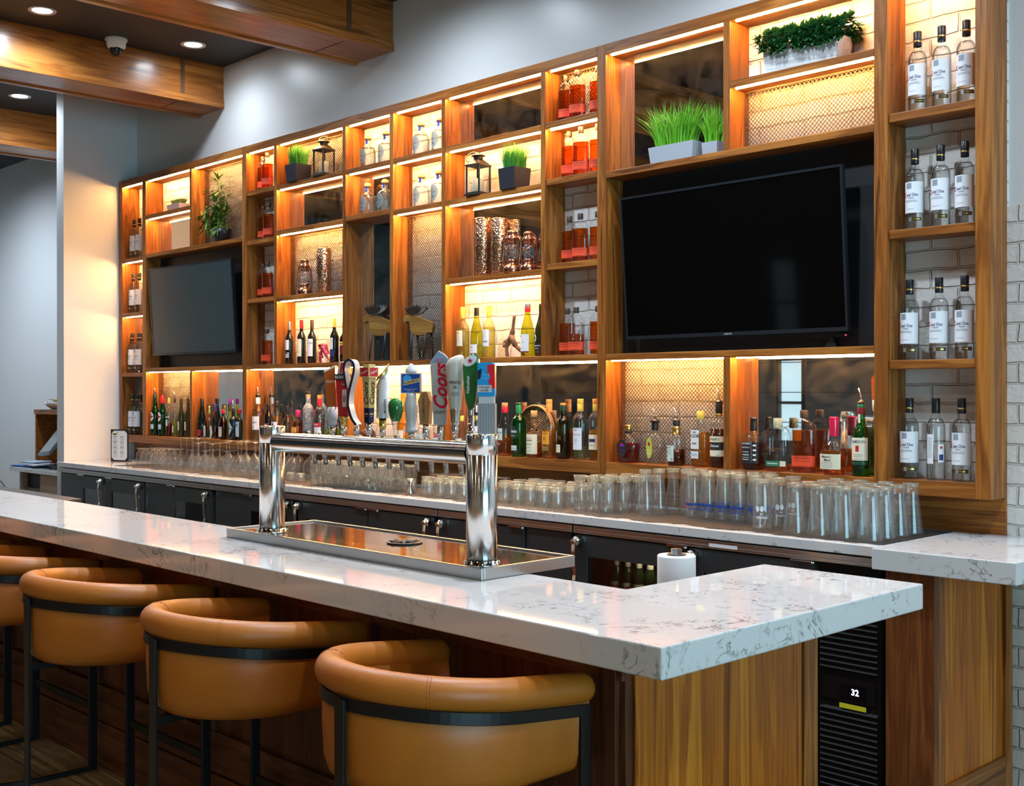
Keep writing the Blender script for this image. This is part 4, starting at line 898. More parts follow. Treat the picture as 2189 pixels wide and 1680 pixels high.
kind('maker', 'bourbon_bottle', MAK, GC, 'amber', .42, .8, 3.2, caps=[('wax_seal', [(.335, .66), (.35, .68), (.345, .86), (.36, .93), (.34, .95), (.36, .965), (.36, .995), (.3, 1), (0, 1)], WAX)], labs=[('label', -.86, .95, .10, .36, CREAM, [("Maker's", .315, .045, INK, dict(s=-.2, maxw=.055)), ('Mark', .258, .045, INK, dict(s=-.1, maxw=.045)), ('#1.0', .22, .006, GRY, dict(s=-.2)), ('#1.1', .19, .006, GRY, dict(s=-.2)), ('#1.0', .16, .006, GRY, dict(s=-.2)), ('#.9', .13, .006, GRY, dict(s=-.2))])])
kind('jameson', 'whiskey_bottle', MRT, GG, None, 0, caps=[('neck_band', [(.42, .86), (.43, .87), (.43, .945), (.42, .95)], plain('band_wine', (.20, .012, .02), .4)), cap(.41, .951, 1, GRC)], labs=[('label', -.95, 1.3, .22, .535, CREAM, [('JAMESON', .475, .05, NAVY, dict(s=.1, maxw=.075)), ('#.4', .385, .08, RED, dict(s=.05)), ('#1.3', .30, .008, GRY, dict(s=.05)), ('#1.2', .275, .006, GRY, dict(s=.05)), ('#1.3', .24, .006, GRY, dict(s=.05))]), ('neck_label', -.32, .32, .70, .86, CREAM, [('#.26', .715, .045, RED, {})]), ('lower_band', -1, 1.3, .16, .205, plain('band_deep_green', (.01, .06, .03), .4), [])])
kind('crown', 'whisky_bottle', CRN, GC, 'red', .52, .7, 2.4, caps=[cap(.30, .85, 1, GOLD), cap(.29, .77, .84, BCAP, 'neck_band')], labs=[('label', -.5, .42, .16, .72*.85, BLL, [('Crown', .34, .04, PURP, dict(bold=.02)), ('BLACK', .28, .03, GOLD, {}), ('#.4', .46, .06, PURP, {}), ('#.2', .50, .05, REDC, {}), ('#.6', .22, .008, GOLD, {})], 'oval')], mx=24)
kind('crown_apple', 'whisky_bottle', CRN, GC, None, .5, .7, 2.4, caps=[cap(.29, .80, 1, BCAP)], labs=[('label', -.42, .26, .14, .64, YGL, [('#.25', .48, .08, REDC, {}), ('#.4', .33, .02, CREAM, {}), ('#.4', .25, .02, CREAM, {})], 'oval')])
kind('gold_neck', 'whisky_bottle', RND, GC, 'dark', .36, caps=[cap(.46, .70, .90, GOLD, 'neck_foil'), cap(.40, .90, 1, BCAP)], labs=[('label', -.95, .35, .10, .46, TEAL, [('Canadian', .42, .025, INK, {}), ('#.9', .36, .006, GRY, {}), ('#.9', .31, .006, GRY, {}), ('#.9', .26, .006, GRY, {}), ('#.25', .15, .05, GRY, dict(s=.1))])])
kind('bushmills', 'whiskey_bottle', SQR, GC, 'gold', .62, .7, 4., caps=[cap(.42, .85, 1, YELC)], labs=[('label', -.95, .25, .32, .66, WHITE, [('BUSHMILLS', .555, .035, WHINK, dict(maxw=.045)), ('#1.15', .555, .05, INK, {}), ('BUSHMILLS', .5551, .03, WHINK, dict(maxw=.04)), ('#.6', .42, .025, plain('print_brown', (.22, .14, .07), .5), {}), ('#.5', .62, .03, GRY, {})]), ('lower_label', -.95, .2, .15, .28, WHITE, [('#.8', .22, .05, SAL, {})])])
kind('wiser', 'whisky_bottle', RND, GC, 'dark', .60, caps=[cap(.40, .84, 1, BCAP), cap(.405, .80, .838, GOLD, 'gold_ring')], labs=[('label', -1.0, 1.2, .40, .49, CREAM, [("WISER'S", .445, .04, INK, dict(s=.0, maxw=.062))]), ('black_label', -1.0, 1.2, .28, .395, BLL, [('Deluxe', .345, .04, WHINK, dict(shear=.3, s=0)), ('#.5', .30, .01, GOLD, dict(s=0))]), ('lower_label', -1.0, 1.2, .18, .275, CREAM, [('#.4', .2, .012, OLB, dict(s=-.6)), ('#.4', .2, .01, GRY, dict(s=.5))])])
kind('livet', 'whisky_bottle', BAL, GC, 'amber', .40, caps=[cap(.42, .93, 1, CORK), cap(.43, .81, .92, REDC, 'neck_foil')], labs=[('label', -.95, .45, .30, .52, TEAL, [('GLENLIVET', .44, .03, INK, dict(maxw=.05)), ('15', .37, .04, INK, {})]), ('lower_label', -.8, .2, .19, .27, BURG, [('#.7', .23, .01, CREAM, {})])])
kind('fiddich', 'whisky_bottle', RND, GG, None, 0, 1, 2.6, caps=[cap(.42, .80, .955, GRC, 'neck_foil'), cap(.42, .957, 1, DGC)], labs=[('label', -.9, .55, .32, .58, DGC, [('Glenfiddich', .47, .045, WHINK, dict(bold=.02, maxw=.055)), ('#.8', .39, .008, WHINK, {})], 'oval'), ('lower_label', -.85, .5, .12, .21, TEAL, [('12', .16, .03, INK, dict(s=-.5)), ('#.6', .16, .012, GRY, dict(s=.1))])])
kind('balvenie', 'whisky_bottle', BAL, GC, 'amber', .30, caps=[cap(.42, .87, 1, CORK)], labs=[('label', -1.05, 1.2, .08, .50, CREAM, [('BALVENIE', .37, .035, INK, dict(s=-.1, maxw=.06)), ('DOUBLEWOOD', .29, .02, INK, dict(s=-.1)), ('#1.1', .42, .006, GRY, dict(s=-.1)), ('#1.0', .22, .006, GRY, dict(s=-.1)), ('#1.1', .14, .006, GRY, dict(s=-.1))])])
kind('morangie', 'whisky_bottle', MOR, GC, 'gold', .50, caps=[cap(.41, .78, .93, ORC, 'neck_foil'), cap(.41, .932, 1, ORC)], labs=[('label', -.92, .75, .24, .46, OLB, [('GLENMORANGIE', .43, .02, GOLD, dict(maxw=.05)), ('#.35', .34, .055, plain('print_olive', (.25, .15, .02), .5), {})]), ('lower_label', -.9, .7, .13, .22, plain('label_brown', (.22, .12, .03), .5), [('#.9', .18, .01, OLB, {})])])
kind('lagavulin', 'whisky_bottle', RND, GO, 'dark', .45, caps=[cap(.41, .86, .96, DGC, 'neck_foil'), cap(.43, .96, 1, ORC)], labs=[('label', -1.0, -.45, .30, .52, CREAM, [], 'oval'), ('lower_label', -1.0, .3, .12, .26, CREAM, [('#1', .22, .006, GRY, {}), ('#1', .18, .006, GRY, {})])])
kind('macallan', 'whisky_bottle', MAC, GC, 'pale', .22, caps=[cap(.40, .80, .92, YELC, 'neck_foil'), cap(.41, .922, 1, YELC)], labs=[('label', -.95, .9, .17, .53, WHITE, [('MACALLAN', .42, .032, GRY, dict(maxw=.058)), ('12', .33, .05, GRY, {}), ('#.4', .49, .02, GRY, {}), ('#.5', .27, .006, GRY, {})]), ('neck_label', -.25, .25, .64, .70, NAVC, [])])
kind('white_label', 'whisky_bottle', MAC, GC, 'gold', .5, caps=[cap(.40, .80, .92, YELC, 'neck_foil'), cap(.41, .922, 1, ORC)], labs=[('label', -.95, 1.1, .18, .42, CREAM, [('#1.2', .33, .05, NAVC, {}), ('#.9', .25, .01, GRY, {})])])
kind('martini', 'vermouth_bottle', MRT, GG, None, 0, caps=[cap(.41, .91, 1, DGC)], labs=[('label', -.75, .75, .36, .585, WHITE, [('#1.1', .475, .045, INK, {}), ('MARTINI', .475, .035, REDC, dict(bold=.03, maxw=.055)), ('#.5', .525, .03, RED, {}), ('#.5', .425, .03, RED, {})], 'oval'), ('lower_label', -.75, .75, .17, .285, SAL, [('#.8', .2, .01, GRY, {})])])
K['martini_red'] = dict(K['martini'], caps=[cap(.44, .80, 1, REDC)])
kind('campari', 'liqueur_bottle', RND, GC, 'red', .34, caps=[cap(.40, .86, 1, YELC)], labs=[('label', -1, 1, .45, .54, BLL, [('CAMPARI', .50, .04, WHINK, dict(bold=.02, maxw=.06))]), ('blue_label', -.95, .55, .27, .43, TEAL, [('#.3', .31, .05, NAVY, {})])])
kind('lime', 'liqueur_bottle', RND, GC, 'green', .48, caps=[cap(.40, .93, 1, BCAP)], labs=[('label', -.85, .55, .12, .30, CREAM, [('LIMONCELLO', .24, .03, GRY, {}), ('#.8', .18, .01, GRY, {})])])
kind('olive', 'wine_bottle', MRT, plain('olive_dark_glass', (.035, .03, .008), .06), None, 0, caps=[cap(.40, .9, 1, WOODC)], labs=[('label', -.85, .35, .18, .40, WHITE, [('#.6', .33, .01, GRY, {}), ('#.6', .27, .01, GRY, {})])])
kind('courv', 'cognac_bottle', BEL, GD, None, 0, caps=[cap(.40, .84, 1, BCAP)], labs=[('label', -.8, .75, .07, .22, plain('label_crimson', (.42, .01, .03), .4), [('#1', .12, .01, GOLD, {})]), ('seal', -.75, -.25, .38, .47, CREAM, [], 'oval')])
kind('henn', 'cognac_bottle', BEL, GC, 'dark', .34, caps=[cap(.42, .70, .97, GOLD, 'neck_foil'), cap(.40, .972, 1, BCAP)], labs=[('label', -.8, .35, .08, .38, CREAM, [('#.8', .30, .012, GOLD, {}), ('#.8', .24, .012, GRY, {}), ('#.7', .16, .012, GRY, {})])])
kind('shield', 'cognac_bottle', BEL, GC, 'dark', .3, caps=[cap(.42, .78, 1, NAVC, 'neck_foil')], labs=[('label', -.7, .5, .03, .40, CREAM, [('#.6', .25, .012, GRY, {})], 'oval')])
kind('cherry', 'liqueur_bottle', CRN, glass('ruby_glass', (.42, .03, .02), (.1, .005, .005)), 'red', .6, .8, 2.4, caps=[cap(.33, .86, 1, REDC), cap(.29, .77, .855, BCAP, 'neck')], labs=[('label', -.8, .6, .10, .42, CREAM, [('MARNIER', .37, .035, REDC, {}), ('#.9', .28, .01, GRY, {}), ('#.8', .2, .01, GOLD, {})])])
kind('galliano', 'liqueur_bottle', BEL, GY, None, 0, caps=[cap(.45, .87, 1, PURP)], labs=[])
kind('diamond', 'liqueur_bottle', RND, plain('ink_glass', (.004, .012, .016), .05), None, 0, caps=[cap(.42, .93, 1, BCAP)], labs=[('label', -1.2, .9, .15, .64, SAL, [('LUXX', .38, .05, GRY, dict(maxw=.05))], 'diamond')])
kind('gin', 'gin_bottle', SQR, glass('sapphire_glass', (.55, .75, .95), (.1, .3, .6)), 'water', .6, 1, 4, caps=[cap(.40, .88, 1, REDC)], labs=[('label', -.9, .9, .12, .60, SAL, [('#.8', .5, .03, NAVY, {}), ('#.9', .3, .2, WHITE, {})])])
kind('bacardi', 'rum_bottle', RND, GC, 'pale', .50, caps=[('neck_label', [(.40, .82), (.41, .83), (.41, .95), (.40, .96)], WHITE), cap(.41, .962, 1, BCAP)], labs=[('label', -1.1, 1.2, .26, .55, WHITE, [('BACARDI', .42, .04, INK, dict(s=.0, bold=.015, maxw=.06)), ('#.5', .51, .06, RED, dict(s=-.75)), ('Superior', .31, .03, INK, dict(s=.0, shear=.3))])])
K['bacardi'] = dict(K['bacardi'], liq='water', lev=.7)
kind('captain', 'rum_bottle', RND, GB, 'dark', .55, caps=[cap(.41, .86, 1, BCAP)], labs=[('label', -1, 1, .2, .50, BURG, [('#1.2', .45, .02, CREAM, {}), ('#.5', .3, .1, REDC, {})])])
kind('gold_rum', 'rum_bottle', RND, GC, 'gold', .64, caps=[cap(.41, .84, 1, BCAP)], labs=[('label', -.95, 1.05, .17, .50, WHITE, [("LAMB'S", .30, .05, NAVY, dict(bold=.02, maxw=.06)), ('#.5', .44, .05, NAVY, {})])])
kind('kraken', 'liqueur_bottle', CRN, GC, 'water', .3, caps=[cap(.34, .80, 1, BCAP)], labs=[('label', -.6, .5, .12, .38, CREAM, [('Tres', .25, .06, INK, dict(bold=.03)), ('#.6', .3, .02, INK, {})])])
kind('cointreau', 'liqueur_bottle', SQR, glass('orange_glass', (.85, .42, .12), (.4, .15, .03)), 'gold', .5, 1, 3.5, caps=[cap(.42, .80, 1, PNK)], labs=[('label', -.8, .8, .34, .50, OLB, [('#.8', .42, .02, CREAM, {})]), ('lower_label', -.7, .7, .14, .30, ORC, [('Cointreau', .22, .03, CREAM, dict(shear=.2))])])
PATT = NT('zebra_print'); _n = PATT.n('TexNoise'); _n.inputs['Scale'].default_value = 45; _n.inputs['Detail'].default_value = 1; _n.inputs['Distortion'].default_value = 1.5; _c = PATT.n('TexCoord'); PATT.l(_c.outputs['Object'], _n.inputs['Vector'])
_b = PATT.bsdf(Roughness=.4); PATT.l(PATT.ramp(PATT.math('SINE', PATT.math('MULTIPLY', _n.outputs[0], 60)), [(.45, (.02, .02, .025)), (.55, (.62, .63, .66))]), _b.inputs['Base Color'])
kind('zebra', 'vodka_bottle', VOD, PATT.mat, None, 0, caps=[cap(.42, .95, 1, BCAP), cap(.40, .90, .948, CORK, 'cork')], labs=[('label', -1, 1, .10, .25, BLL, [('#1', .2, .03, WHINK, {}), ('#1.2', .14, .01, WHINK, {})])])
kind('stoli', 'vodka_bottle', RND, GC, 'water', .6, caps=[cap(.42, .78, .93, REDC, 'neck_foil'), cap(.41, .932, 1, ORC)], labs=[('label', -1.1, 1.2, .12, .36, WHITE, [('Stoli', .25, .05, GRY, dict(shear=.3))]), ('red_label', -1.1, 1.2, .365, .45, REDC, [('SMIRNOFF', .41, .03, WHINK, dict(maxw=.05))])])
kind('red_wine', 'wine_bottle', WIN, GD, None, 0, caps=[cap(.41, .80, 1, SILV, 'capsule')], labs=[('label', -1, .85, .33, .56, WHITE, [('#.9', .50, .01, GRY, {}), ('#.7', .45, .006, GRY, {})]), ('lower_label', -1, .85, .14, .27, plain('print_mountain', (.40, .42, .46), .5), [('#1.2', .25, .03, BLL, {})])])
K['red_wine2'] = dict(K['red_wine'], caps=[cap(.41, .80, 1, REDC, 'capsule')], labs=[('label', -1, .95, .16, .56, CREAM, [('#.5', .38, .05, CORK, dict(s=-.4)), ('#1.2', .30, .005, GRY, {}), ('#1', .26, .005, GRY, {})])])
K['red_wine3'] = dict(K['red_wine'], caps=[cap(.42, .78, 1, WOODC, 'capsule')], labs=[('label', -1, 1.15, .16, .56, WHITE, [('Campo Viejo', .46, .045, INK, dict(shear=.2, bold=.02, maxw=.062)), ('#.4', .51, .02, INK, dict(s=-.3)), ('#.8', .40, .005, GRY, {})])])
K['red_wine4'] = dict(K['red_wine'], caps=[cap(.41, .80, 1, YELC, 'capsule')], labs=[('label', -1, .6, .30, .56, WHITE, [('#1', .50, .015, GRY, {})]), ('lower_label', -1, .9, .13, .29, plain('label_navy', (.02, .03, .12), .5), [])])
K['red_wine5'] = dict(K['red_wine'], caps=[cap(.41, .8, 1, BCAP, 'capsule')], labs=[('label', -1, 1, .42, .52, YELC, [('#1', .47, .02, BLL, {})]), ('lower_label', -1, 1, .2, .40, BURG, [])])
kind('white_wine', 'wine_bottle', WIN, glass('straw_glass', (.86, .86, .55), (.5, .48, .15), haze=.05, hcol=(.8, .75, .3)), 'pale', .58, caps=[cap(.41, .78, 1, YELC, 'capsule')], labs=[('label', -1, .75, .24, .54, CREAM, [('#.5', .49, .03, OLB, {}), ('#.8', .41, .006, GRY, {}), ('#.6', .36, .006, GRY, {})])])
K['white_wine2'] = dict(K['white_wine'], prof=BUR, g=glass('lime_glass', (.66, .70, .10), (.2, .24, .02), haze=.07, hcol=(.6, .62, .06)), liq=None, caps=[cap(.40, .84, 1, BCAP, 'capsule')], labs=[('label', -.95, .9, .10, .27, WHITE, [('#.6', .21, .03, OLB, dict(s=-.2)), ('#.8', .15, .008, GRY, {})])])
K['white_wine3'] = dict(K['white_wine'], labs=[('label', -1, .8, .22, .54, WHITE, [('Sauvignon', .47, .02, GRY, {}), ('#1.3', .31, .035, GRY, {}), ('#.8', .41, .006, GRY, {})])])
K['white_wine4'] = dict(K['white_wine2'], caps=[cap(.40, .84, .92, REDC, 'capsule'), cap(.40, .922, 1, SILV)], labs=[('label', -.95, .95, .10, .42, WHITE, [('#.3', .38, .03, NAVC, dict(s=-.5)), ('#.6', .27, .008, GRY, dict(rot=.6)), ('#1', .15, .006, GRY, {})]), ('lower_label', -.95, .95, .075, .10, BURG, [])])
K['dark_wine'] = dict(K['red_wine'], prof=BUR, g=plain('olive_wine_glass', (.02, .024, .006), .05), caps=[cap(.40, .84, 1, BCAP, 'capsule')], labs=[('label', -.95, -.1, .28, .42, WHINK, [('#.5', .35, .06, BLL, {})], 'oval'), ('lower_label', -.95, .9, .12, .24, BLL, [('#1.2', .2, .012, WHINK, {}), ('#.7', .15, .008, WHINK, {})])])
kind('pear', 'liqueur_bottle', BEL, GC, 'pale', .3, caps=[cap(.42, .86, 1, YELC)], labs=[('label', -.8, .8, .15, .4, TEAL, [('#.9', .3, .02, GRY, {})])])
kind('tall_gold', 'liqueur_bottle', [(.93, 0), (1, .02), (1, .36), (.9, .42), (.6, .50), (.42, .60), (.40, .98)], glass('honey_glass', (.85, .5, .08), (.45, .2, .02), haze=.1, hcol=(.8, .4, .04)), None, 0, caps=[cap(.44, .95, 1, WOODC)], labs=[('label', -.9, .9, .1, .3, CREAM, [('#.9', .2, .02, GRY, {})])])
kind('round_dark', 'liqueur_bottle', CRN, plain('brown_opaque', (.07, .022, .01), .15), None, 0, caps=[cap(.3, .84, 1, WOODC)], labs=[('label', -.5, .5, .2, .5, CREAM, [], 'oval')])
kind('beer', 'beer_bottle', [(.93, 0), (1, .02), (1, .55), (.92, .62), (.66, .72), (.46, .80), (.42, .98), (.44, 1)], plain('beer_green', (.012, .035, .010), .1), None, 0, caps=[cap(.5, .97, 1.01, SILV), cap(.47, .74, .96, CREAM, 'neck_foil')], labs=[('label', -1, 1, .14, .48, CREAM, [('STELLA', .35, .07, WHINK, {}), ('#1.1', .33, .16, REDC, {}), ('STELLA', .36, .06, WHINK, dict(bold=.03, maxw=.045)), ('ARTOIS', .29, .045, WHINK, {})])], mx=16)
BAYS = [(-9.355, -8.994), (-8.936, -8.215), (-8.185, -7.45), (-7.396, -6.223), (-6.187, -5.238), (-5.202, -4.013), (-3.953, -3.228), (-3.19, -2.465), (-2.403, -2.033)]
BAYU = [(-9.355, -8.994), (-8.936, -8.215), (-8.185, -7.45), (-7.396, -7.032), (-6.997, -6.223), (-6.187, -5.729), (-5.693, -5.238), (-5.202, -4.418), (-4.383, -4.013), (-2.403, -2.033)]
def clampx(x, z, R):                                                # keep a bottle inside its own bay
    if z < 1.2: return x
    for a, c in (BAYS if z < 1.5 else BAYU):
        if a-.05 < x < c+.05: return min(max(x, a+R+.003), c-R-.003)
    return x
_proto = {}
def bottle(k, label, x, y, z, H, R, rz=0, group=None, pour=False):
    x = clampx(x, z, R); key = (k, round(H, 3), round(R, 4), pour)
    if key in _proto: return dup(_proto[key], (x, y, z+.0008), rz, label, group)
    q = K[k]; t = thing(q['name'], label, 'bottle', (x, y, z+.0008), rz, group); bb, p = q['bb'], q['p']
    prof = [(r*R, zz*H) for r, zz in q['prof']]
    top = min((c[1][0][1] for c in q['caps']), default=2)
    b = MB(); nb = lambda r: bb+(1-bb)*max(0, min(1, (0.62-r)/.2))
    # neck stays round: loft with a changing cross-section
    n = q['mx']; vs = []
    def ringpts(r, zz, kk=1):
        rr = r/R; f = max(0, min(1, (rr-.42)/.4)); b_ = 1+(bb-1)*f; p_ = 2+(p-2)*f; out = []
        for i in range(n):
            a = 2*PI*i/n; s, c = math.sin(a), -math.cos(a)
            out.append((r*math.copysign(abs(s)**(2/p_), s), r*b_*math.copysign(abs(c)**(2/p_), c), zz))
        return out
    def loft(pr, mi_name, m, closed_top=True):
        vs = []; 
        for r, zz in pr: vs += ringpts(max(r, 1e-4), zz)
        k_ = len(pr); fs = [(j*n+i, j*n+(i+1) % n, (j+1)*n+(i+1) % n, (j+1)*n+i) for j in range(k_-1) for i in range(n)]+[tuple(reversed(range(n)))]
        if closed_top: fs.append(tuple(range((k_-1)*n, k_*n)))
        return MB().add(vs, fs, 0, True).build(mi_name, m, t)
    glass_top = [pp for pp in prof]
    loft(glass_top, 'bottle_glass', q['g'])
    if q['liq']: loft(clip_prof(prof, q['lev']*H, .93), 'liquid', LQ[q['liq']])
    for nm, pr, m in q['caps']:
        MB().lathe([(r*R, zz*H) for r, zz in pr], 18, close=False).build(nm, m, t)
    for lb in q['labs']:
        nm, s0, s1, z0, z1, m, tx = lb[:7]; shape = lb[7] if len(lb) > 7 else None
        Rl, bl, pl = R, bb, p
        if nm.startswith('neck'):
            Rl = R*.44 if k not in ('julio',) else R*.36; bl, pl = 1, 2; s0, s1 = s0*1., s1*1.
        zr = (z0+z1)/2
        if not nm.startswith('neck'):                               # radius of the body at the label's height
            for (ra, za), (rb, zb_) in zip(q['prof'], q['prof'][1:]):
                if za <= zr <= zb_ and zb_ > za: Rl = R*max(ra+(rb-ra)*(zr-za)/(zb_-za), .3); break
            za = max([pp[0] for pp in q['prof'] if z0-.02 <= pp[1] <= z1+.02] or [0]); Rl = max(Rl, R*za)
        txs = [(a, b_*H, c*H, d, (e[0] if e else {})) for a, b_, c, d, *e in tx]
        mb, mats = wrap_label(Rl, bl, pl, s0, s1, z0*H, z1*H, m, txs, shape=shape)
        mb.build(nm, mats, t)
    if pour:
        r0 = R*.40; MB().lathe([(r0*.7, H*.985), (r0*1.05, H*1.001), (r0*1.05, H+.008), (r0*.6, H+.012), (r0*.4, H+.02), (0, H+.02)], 14, close=False).build('stopper', BCAP, t)
        MB().tube([(0, 0, H+.018), (-.004, 0, H+.04), (-.012, 0, H+.068)], [.0048, .004, .003], 8).build('pour_spout', CHROME2, t)
    _proto[key] = t; return t
def put(k, label, px, ytop, wpx, z, y=4.56, rz=0, group=None, pour=False, H=None):
    x = xat(px, y); D = depth(x, y)
    return bottle(k, label, x, y, z, H or zat(px, ytop, y)-z, wpx*D/FPX/2, rz, group, pour)
# --- vodka on the right tower and at the left end
SHN = ('topmost', 'second', 'third', 'lowest')
tw = [((1961.7, 2013.3, 2066), 2.789), ((1956, 2011, 2062.7), 2.307), ((1945, 2007.6, 2062.3), 1.770), ((1944.3, 2000.6, 2056), ZB)]
for i, (pp, z) in enumerate(tw):
    for j, px in enumerate(pp):
        k = 'vodka_back' if (i, j) == (3, 1) else 'vodka'
        lb = f'vodka bottle, {ordl(j, 3)} of three on the {SHN[i]} shelf of the right tower' if k == 'vodka' else 'vodka bottle turned to its back label, middle of the lowest right tower shelf'
        y = 4.56; bottle(k, lb, xat(px, y), y, z, .333, .0375, R_(random.uniform(-5, 5)), 'vodka bottles on the right tower')
l0 = [((287.5, 299), 2.75), ((285.8, 298.3), 2.297), ((282.5, 297.5), 1.797), ((281.7, 294.2), ZB)]
for i, (pp, z) in enumerate(l0):
    for j, px in enumerate(pp): bottle('vodka', f'vodka bottle, {ordl(j, 2)} one on the {SHN[i]} shelf of the far left bay', xat(px, 4.56), 4.56, z, .333, .0375, R_(random.uniform(-5, 5)), 'vodka bottles at the left end')
# --- bourbon flasks
hi = [((1211, 1235, 1282), Z3+.003, 'topmost'), ((1217.5, 1242.5, 1284), 2.776, 'second'), ((1218, 1241, 1283), 2.323, 'third'), ((1213, 1232, 1279), ZM, 'lowest')]
for i, (pp, z, nm) in enumerate(hi):
    for j, px in enumerate(pp):
        y = (4.568, 4.535, 4.55)[j]; bottle('bourbon_low' if (i, j) == (3, 1) else 'bourbon', f'orange-labelled bourbon flask, {ordl(j, 3)} of three on the {nm} shelf beside the large television' if (i, j) != (3, 1) else 'half-empty bourbon flask with orange-red label, on the lowest shelf left of the large television', xat(px, y), y, z, .252, .0445, R_(20), 'bourbon flasks left of the large television')
cdv = [((563, 572.5), 3.082, 'topmost'), ((564, 575.5), 2.725, 'second'), ((563, 573), 2.308, 'third'), ((571,), ZM, 'lowest')]
for i, (pp, z, nm) in enumerate(cdv):
    for j, px in enumerate(pp):
        y = (4.585, 4.535)[j] if len(pp) == 2 else 4.55
        bottle('bourbon', f'orange-labelled bourbon flask, {ordl(j, len(pp))} one on the {nm} shelf beside the grey television', xat(px, y), y, z, .252, .0445, R_(20), 'bourbon flasks right of the grey television')
# --- tequila
for (nm, z, pp) in (('upper shelf, left bay', Z3, (787.5, 825.8)), ('lower shelf, left bay', 2.772, (786.7, 824)), ('upper shelf, right bay', Z3, (900.8, 940.8)), ('lower shelf, right bay', Z2, (901.7, 939))):
    for j, px in enumerate(pp): bottle('julio', f'squat tequila bottle, {ordl(j, 2)} one on the {nm} above the moose', xat(px, 4.555), 4.555, z, .205, .050, R_(random.uniform(-6, 6)), 'squat tequila bottles above the moose')
# --- wine
put('red_wine', 'red wine bottle with silver capsule, leftmost of the dark wine bottles', 619, 687.5, 17.5, ZM, 4.55); put('red_wine2', 'red wine bottle with red capsule and cream label', 644.7, 684, 18.5, ZM, 4.55)
put('red_wine3', 'red wine bottle with striped brown capsule and white label, beside the pink ribbon', 667, 684, 19, ZM, 4.55); put('red_wine4', 'red wine bottle with gold capsule and navy lower label', 715, 681, 19, ZM, 4.55)
put('red_wine5', 'dark wine bottle with yellow label, mostly hidden by the post right of the red wines', 736, 690, 19, ZM, 4.58)
put('white_wine', 'pale wine bottle with yellow capsule, leftmost of the white wines', 990, 656.7, 27, ZM, 4.55); put('white_wine2', 'lime green wine bottle with black capsule and low white label', 1019, 658, 27, ZM, 4.55)
put('white_wine3', 'pale wine bottle with yellow capsule, third of the white wines from left', 1045.8, 654, 27, ZM, 4.55); put('white_wine4', 'lime green wine bottle with red and silver capsule, right of the driftwood figure', 1128, 649, 30, ZM, 4.55)
put('dark_wine', 'dark olive wine bottle with round badge, beside the post right of the white wines', 1158, 650, 30, ZM, 4.57)
# --- lower row, left bays
put('martini', 'green vermouth bottle with a pour spout, leftmost on the bottom row', 330, 845, 19.5, ZB, 4.55, pour=True); put('martini_red', 'green vermouth bottle with red cap, second on the bottom row', 347.5, 845, 19, ZB, 4.56)
put('campari', 'clear bottle of red liqueur with black band label, third on the bottom row', 361, 850, 13.5, ZB, 4.545); put('lime', 'slim bottle of yellow-green liqueur with a pour spout', 373.5, 855, 11.5, ZB, 4.545, pour=True)
put('olive', 'dark olive bottle with white label, left one beside the post', 387.5, 852, 15, ZB, 4.55); put('olive', 'dark olive bottle half hidden behind the post', 402, 852, 15, ZB, 4.56)
put('courv', 'black bell-shaped cognac bottle with crimson label', 431.7, 852, 20, ZB, 4.54); put('henn', 'cognac bottle with gold neck foil and cream label', 446.7, 865, 23, ZB, 4.54)
put('shield', 'cognac bottle with navy neck foil and cream shield label', 459, 863, 20, ZB, 4.54); put('cherry', 'dark red liqueur bottle with red cap and cream label', 476.7, 875, 21, ZB, 4.54)
put('galliano', 'yellow liqueur bottle with purple cap', 492.5, 852, 17, ZB, 4.575); put('diamond', 'black bottle with a pale diamond label and a pour spout', 498.5, 876, 18, ZB, 4.535, pour=True); put('gin', 'pale blue gin bottle beside the post, right of the diamond label', 513, 875, 16, ZB, 4.56)
# --- lower row, centre
put('bacardi', 'clear white rum bottle with a pour spout, first in the centre bottom row', 551.7, 846, 25, ZB, 4.55, pour=True); put('captain', 'brown rum bottle with black cap, second in the centre bottom row', 574, 864, 19, ZB, 4.55)
put('gold_rum', 'golden rum bottle with white label and black cap', 591.7, 857.5, 23, ZB, 4.545); put('kraken', 'squat clear bottle with black cap and cream label', 614, 868, 23, ZB, 4.55)
put('cointreau', 'orange liqueur bottle with pink neck', 637.5, 876.7, 25, ZB, 4.545); put('zebra', 'black and white patterned bottle with cork top', 659, 837.5, 24, ZB, 4.55); put('stoli', 'clear vodka bottle with red neck and red band', 683, 845, 23, ZB, 4.55)
put('lime', 'slim clear bottle behind the amber tap handle', 703, 876, 20, ZB, 4.56); put('round_dark', 'round brown bottle low behind the gold tap handle', 785, 900, 38, ZB, 4.55); put('pear', 'pale bottle behind the white cylinder tap handle', 812, 900, 30, ZB, 4.56)
put('tall_gold', 'tall honey-coloured bottle behind the blue plaque tap handle', 862, 822, 28, ZB, 4.56); put('pear', 'pale bottle behind the small wooden tap handle', 905, 872, 30, ZB, 4.56); put('stoli', 'clear bottle with red band behind the tall silver tap handle', 940, 880, 28, ZB, 4.56)
put('pear', 'pale round bottle with yellow cap between the cream and green tap handles', 986.7, 889, 24, ZB, 4.55); put('bacardi', 'clear bottle seen between the green and blue tap handles', 1022, 862, 24, ZB, 4.56)
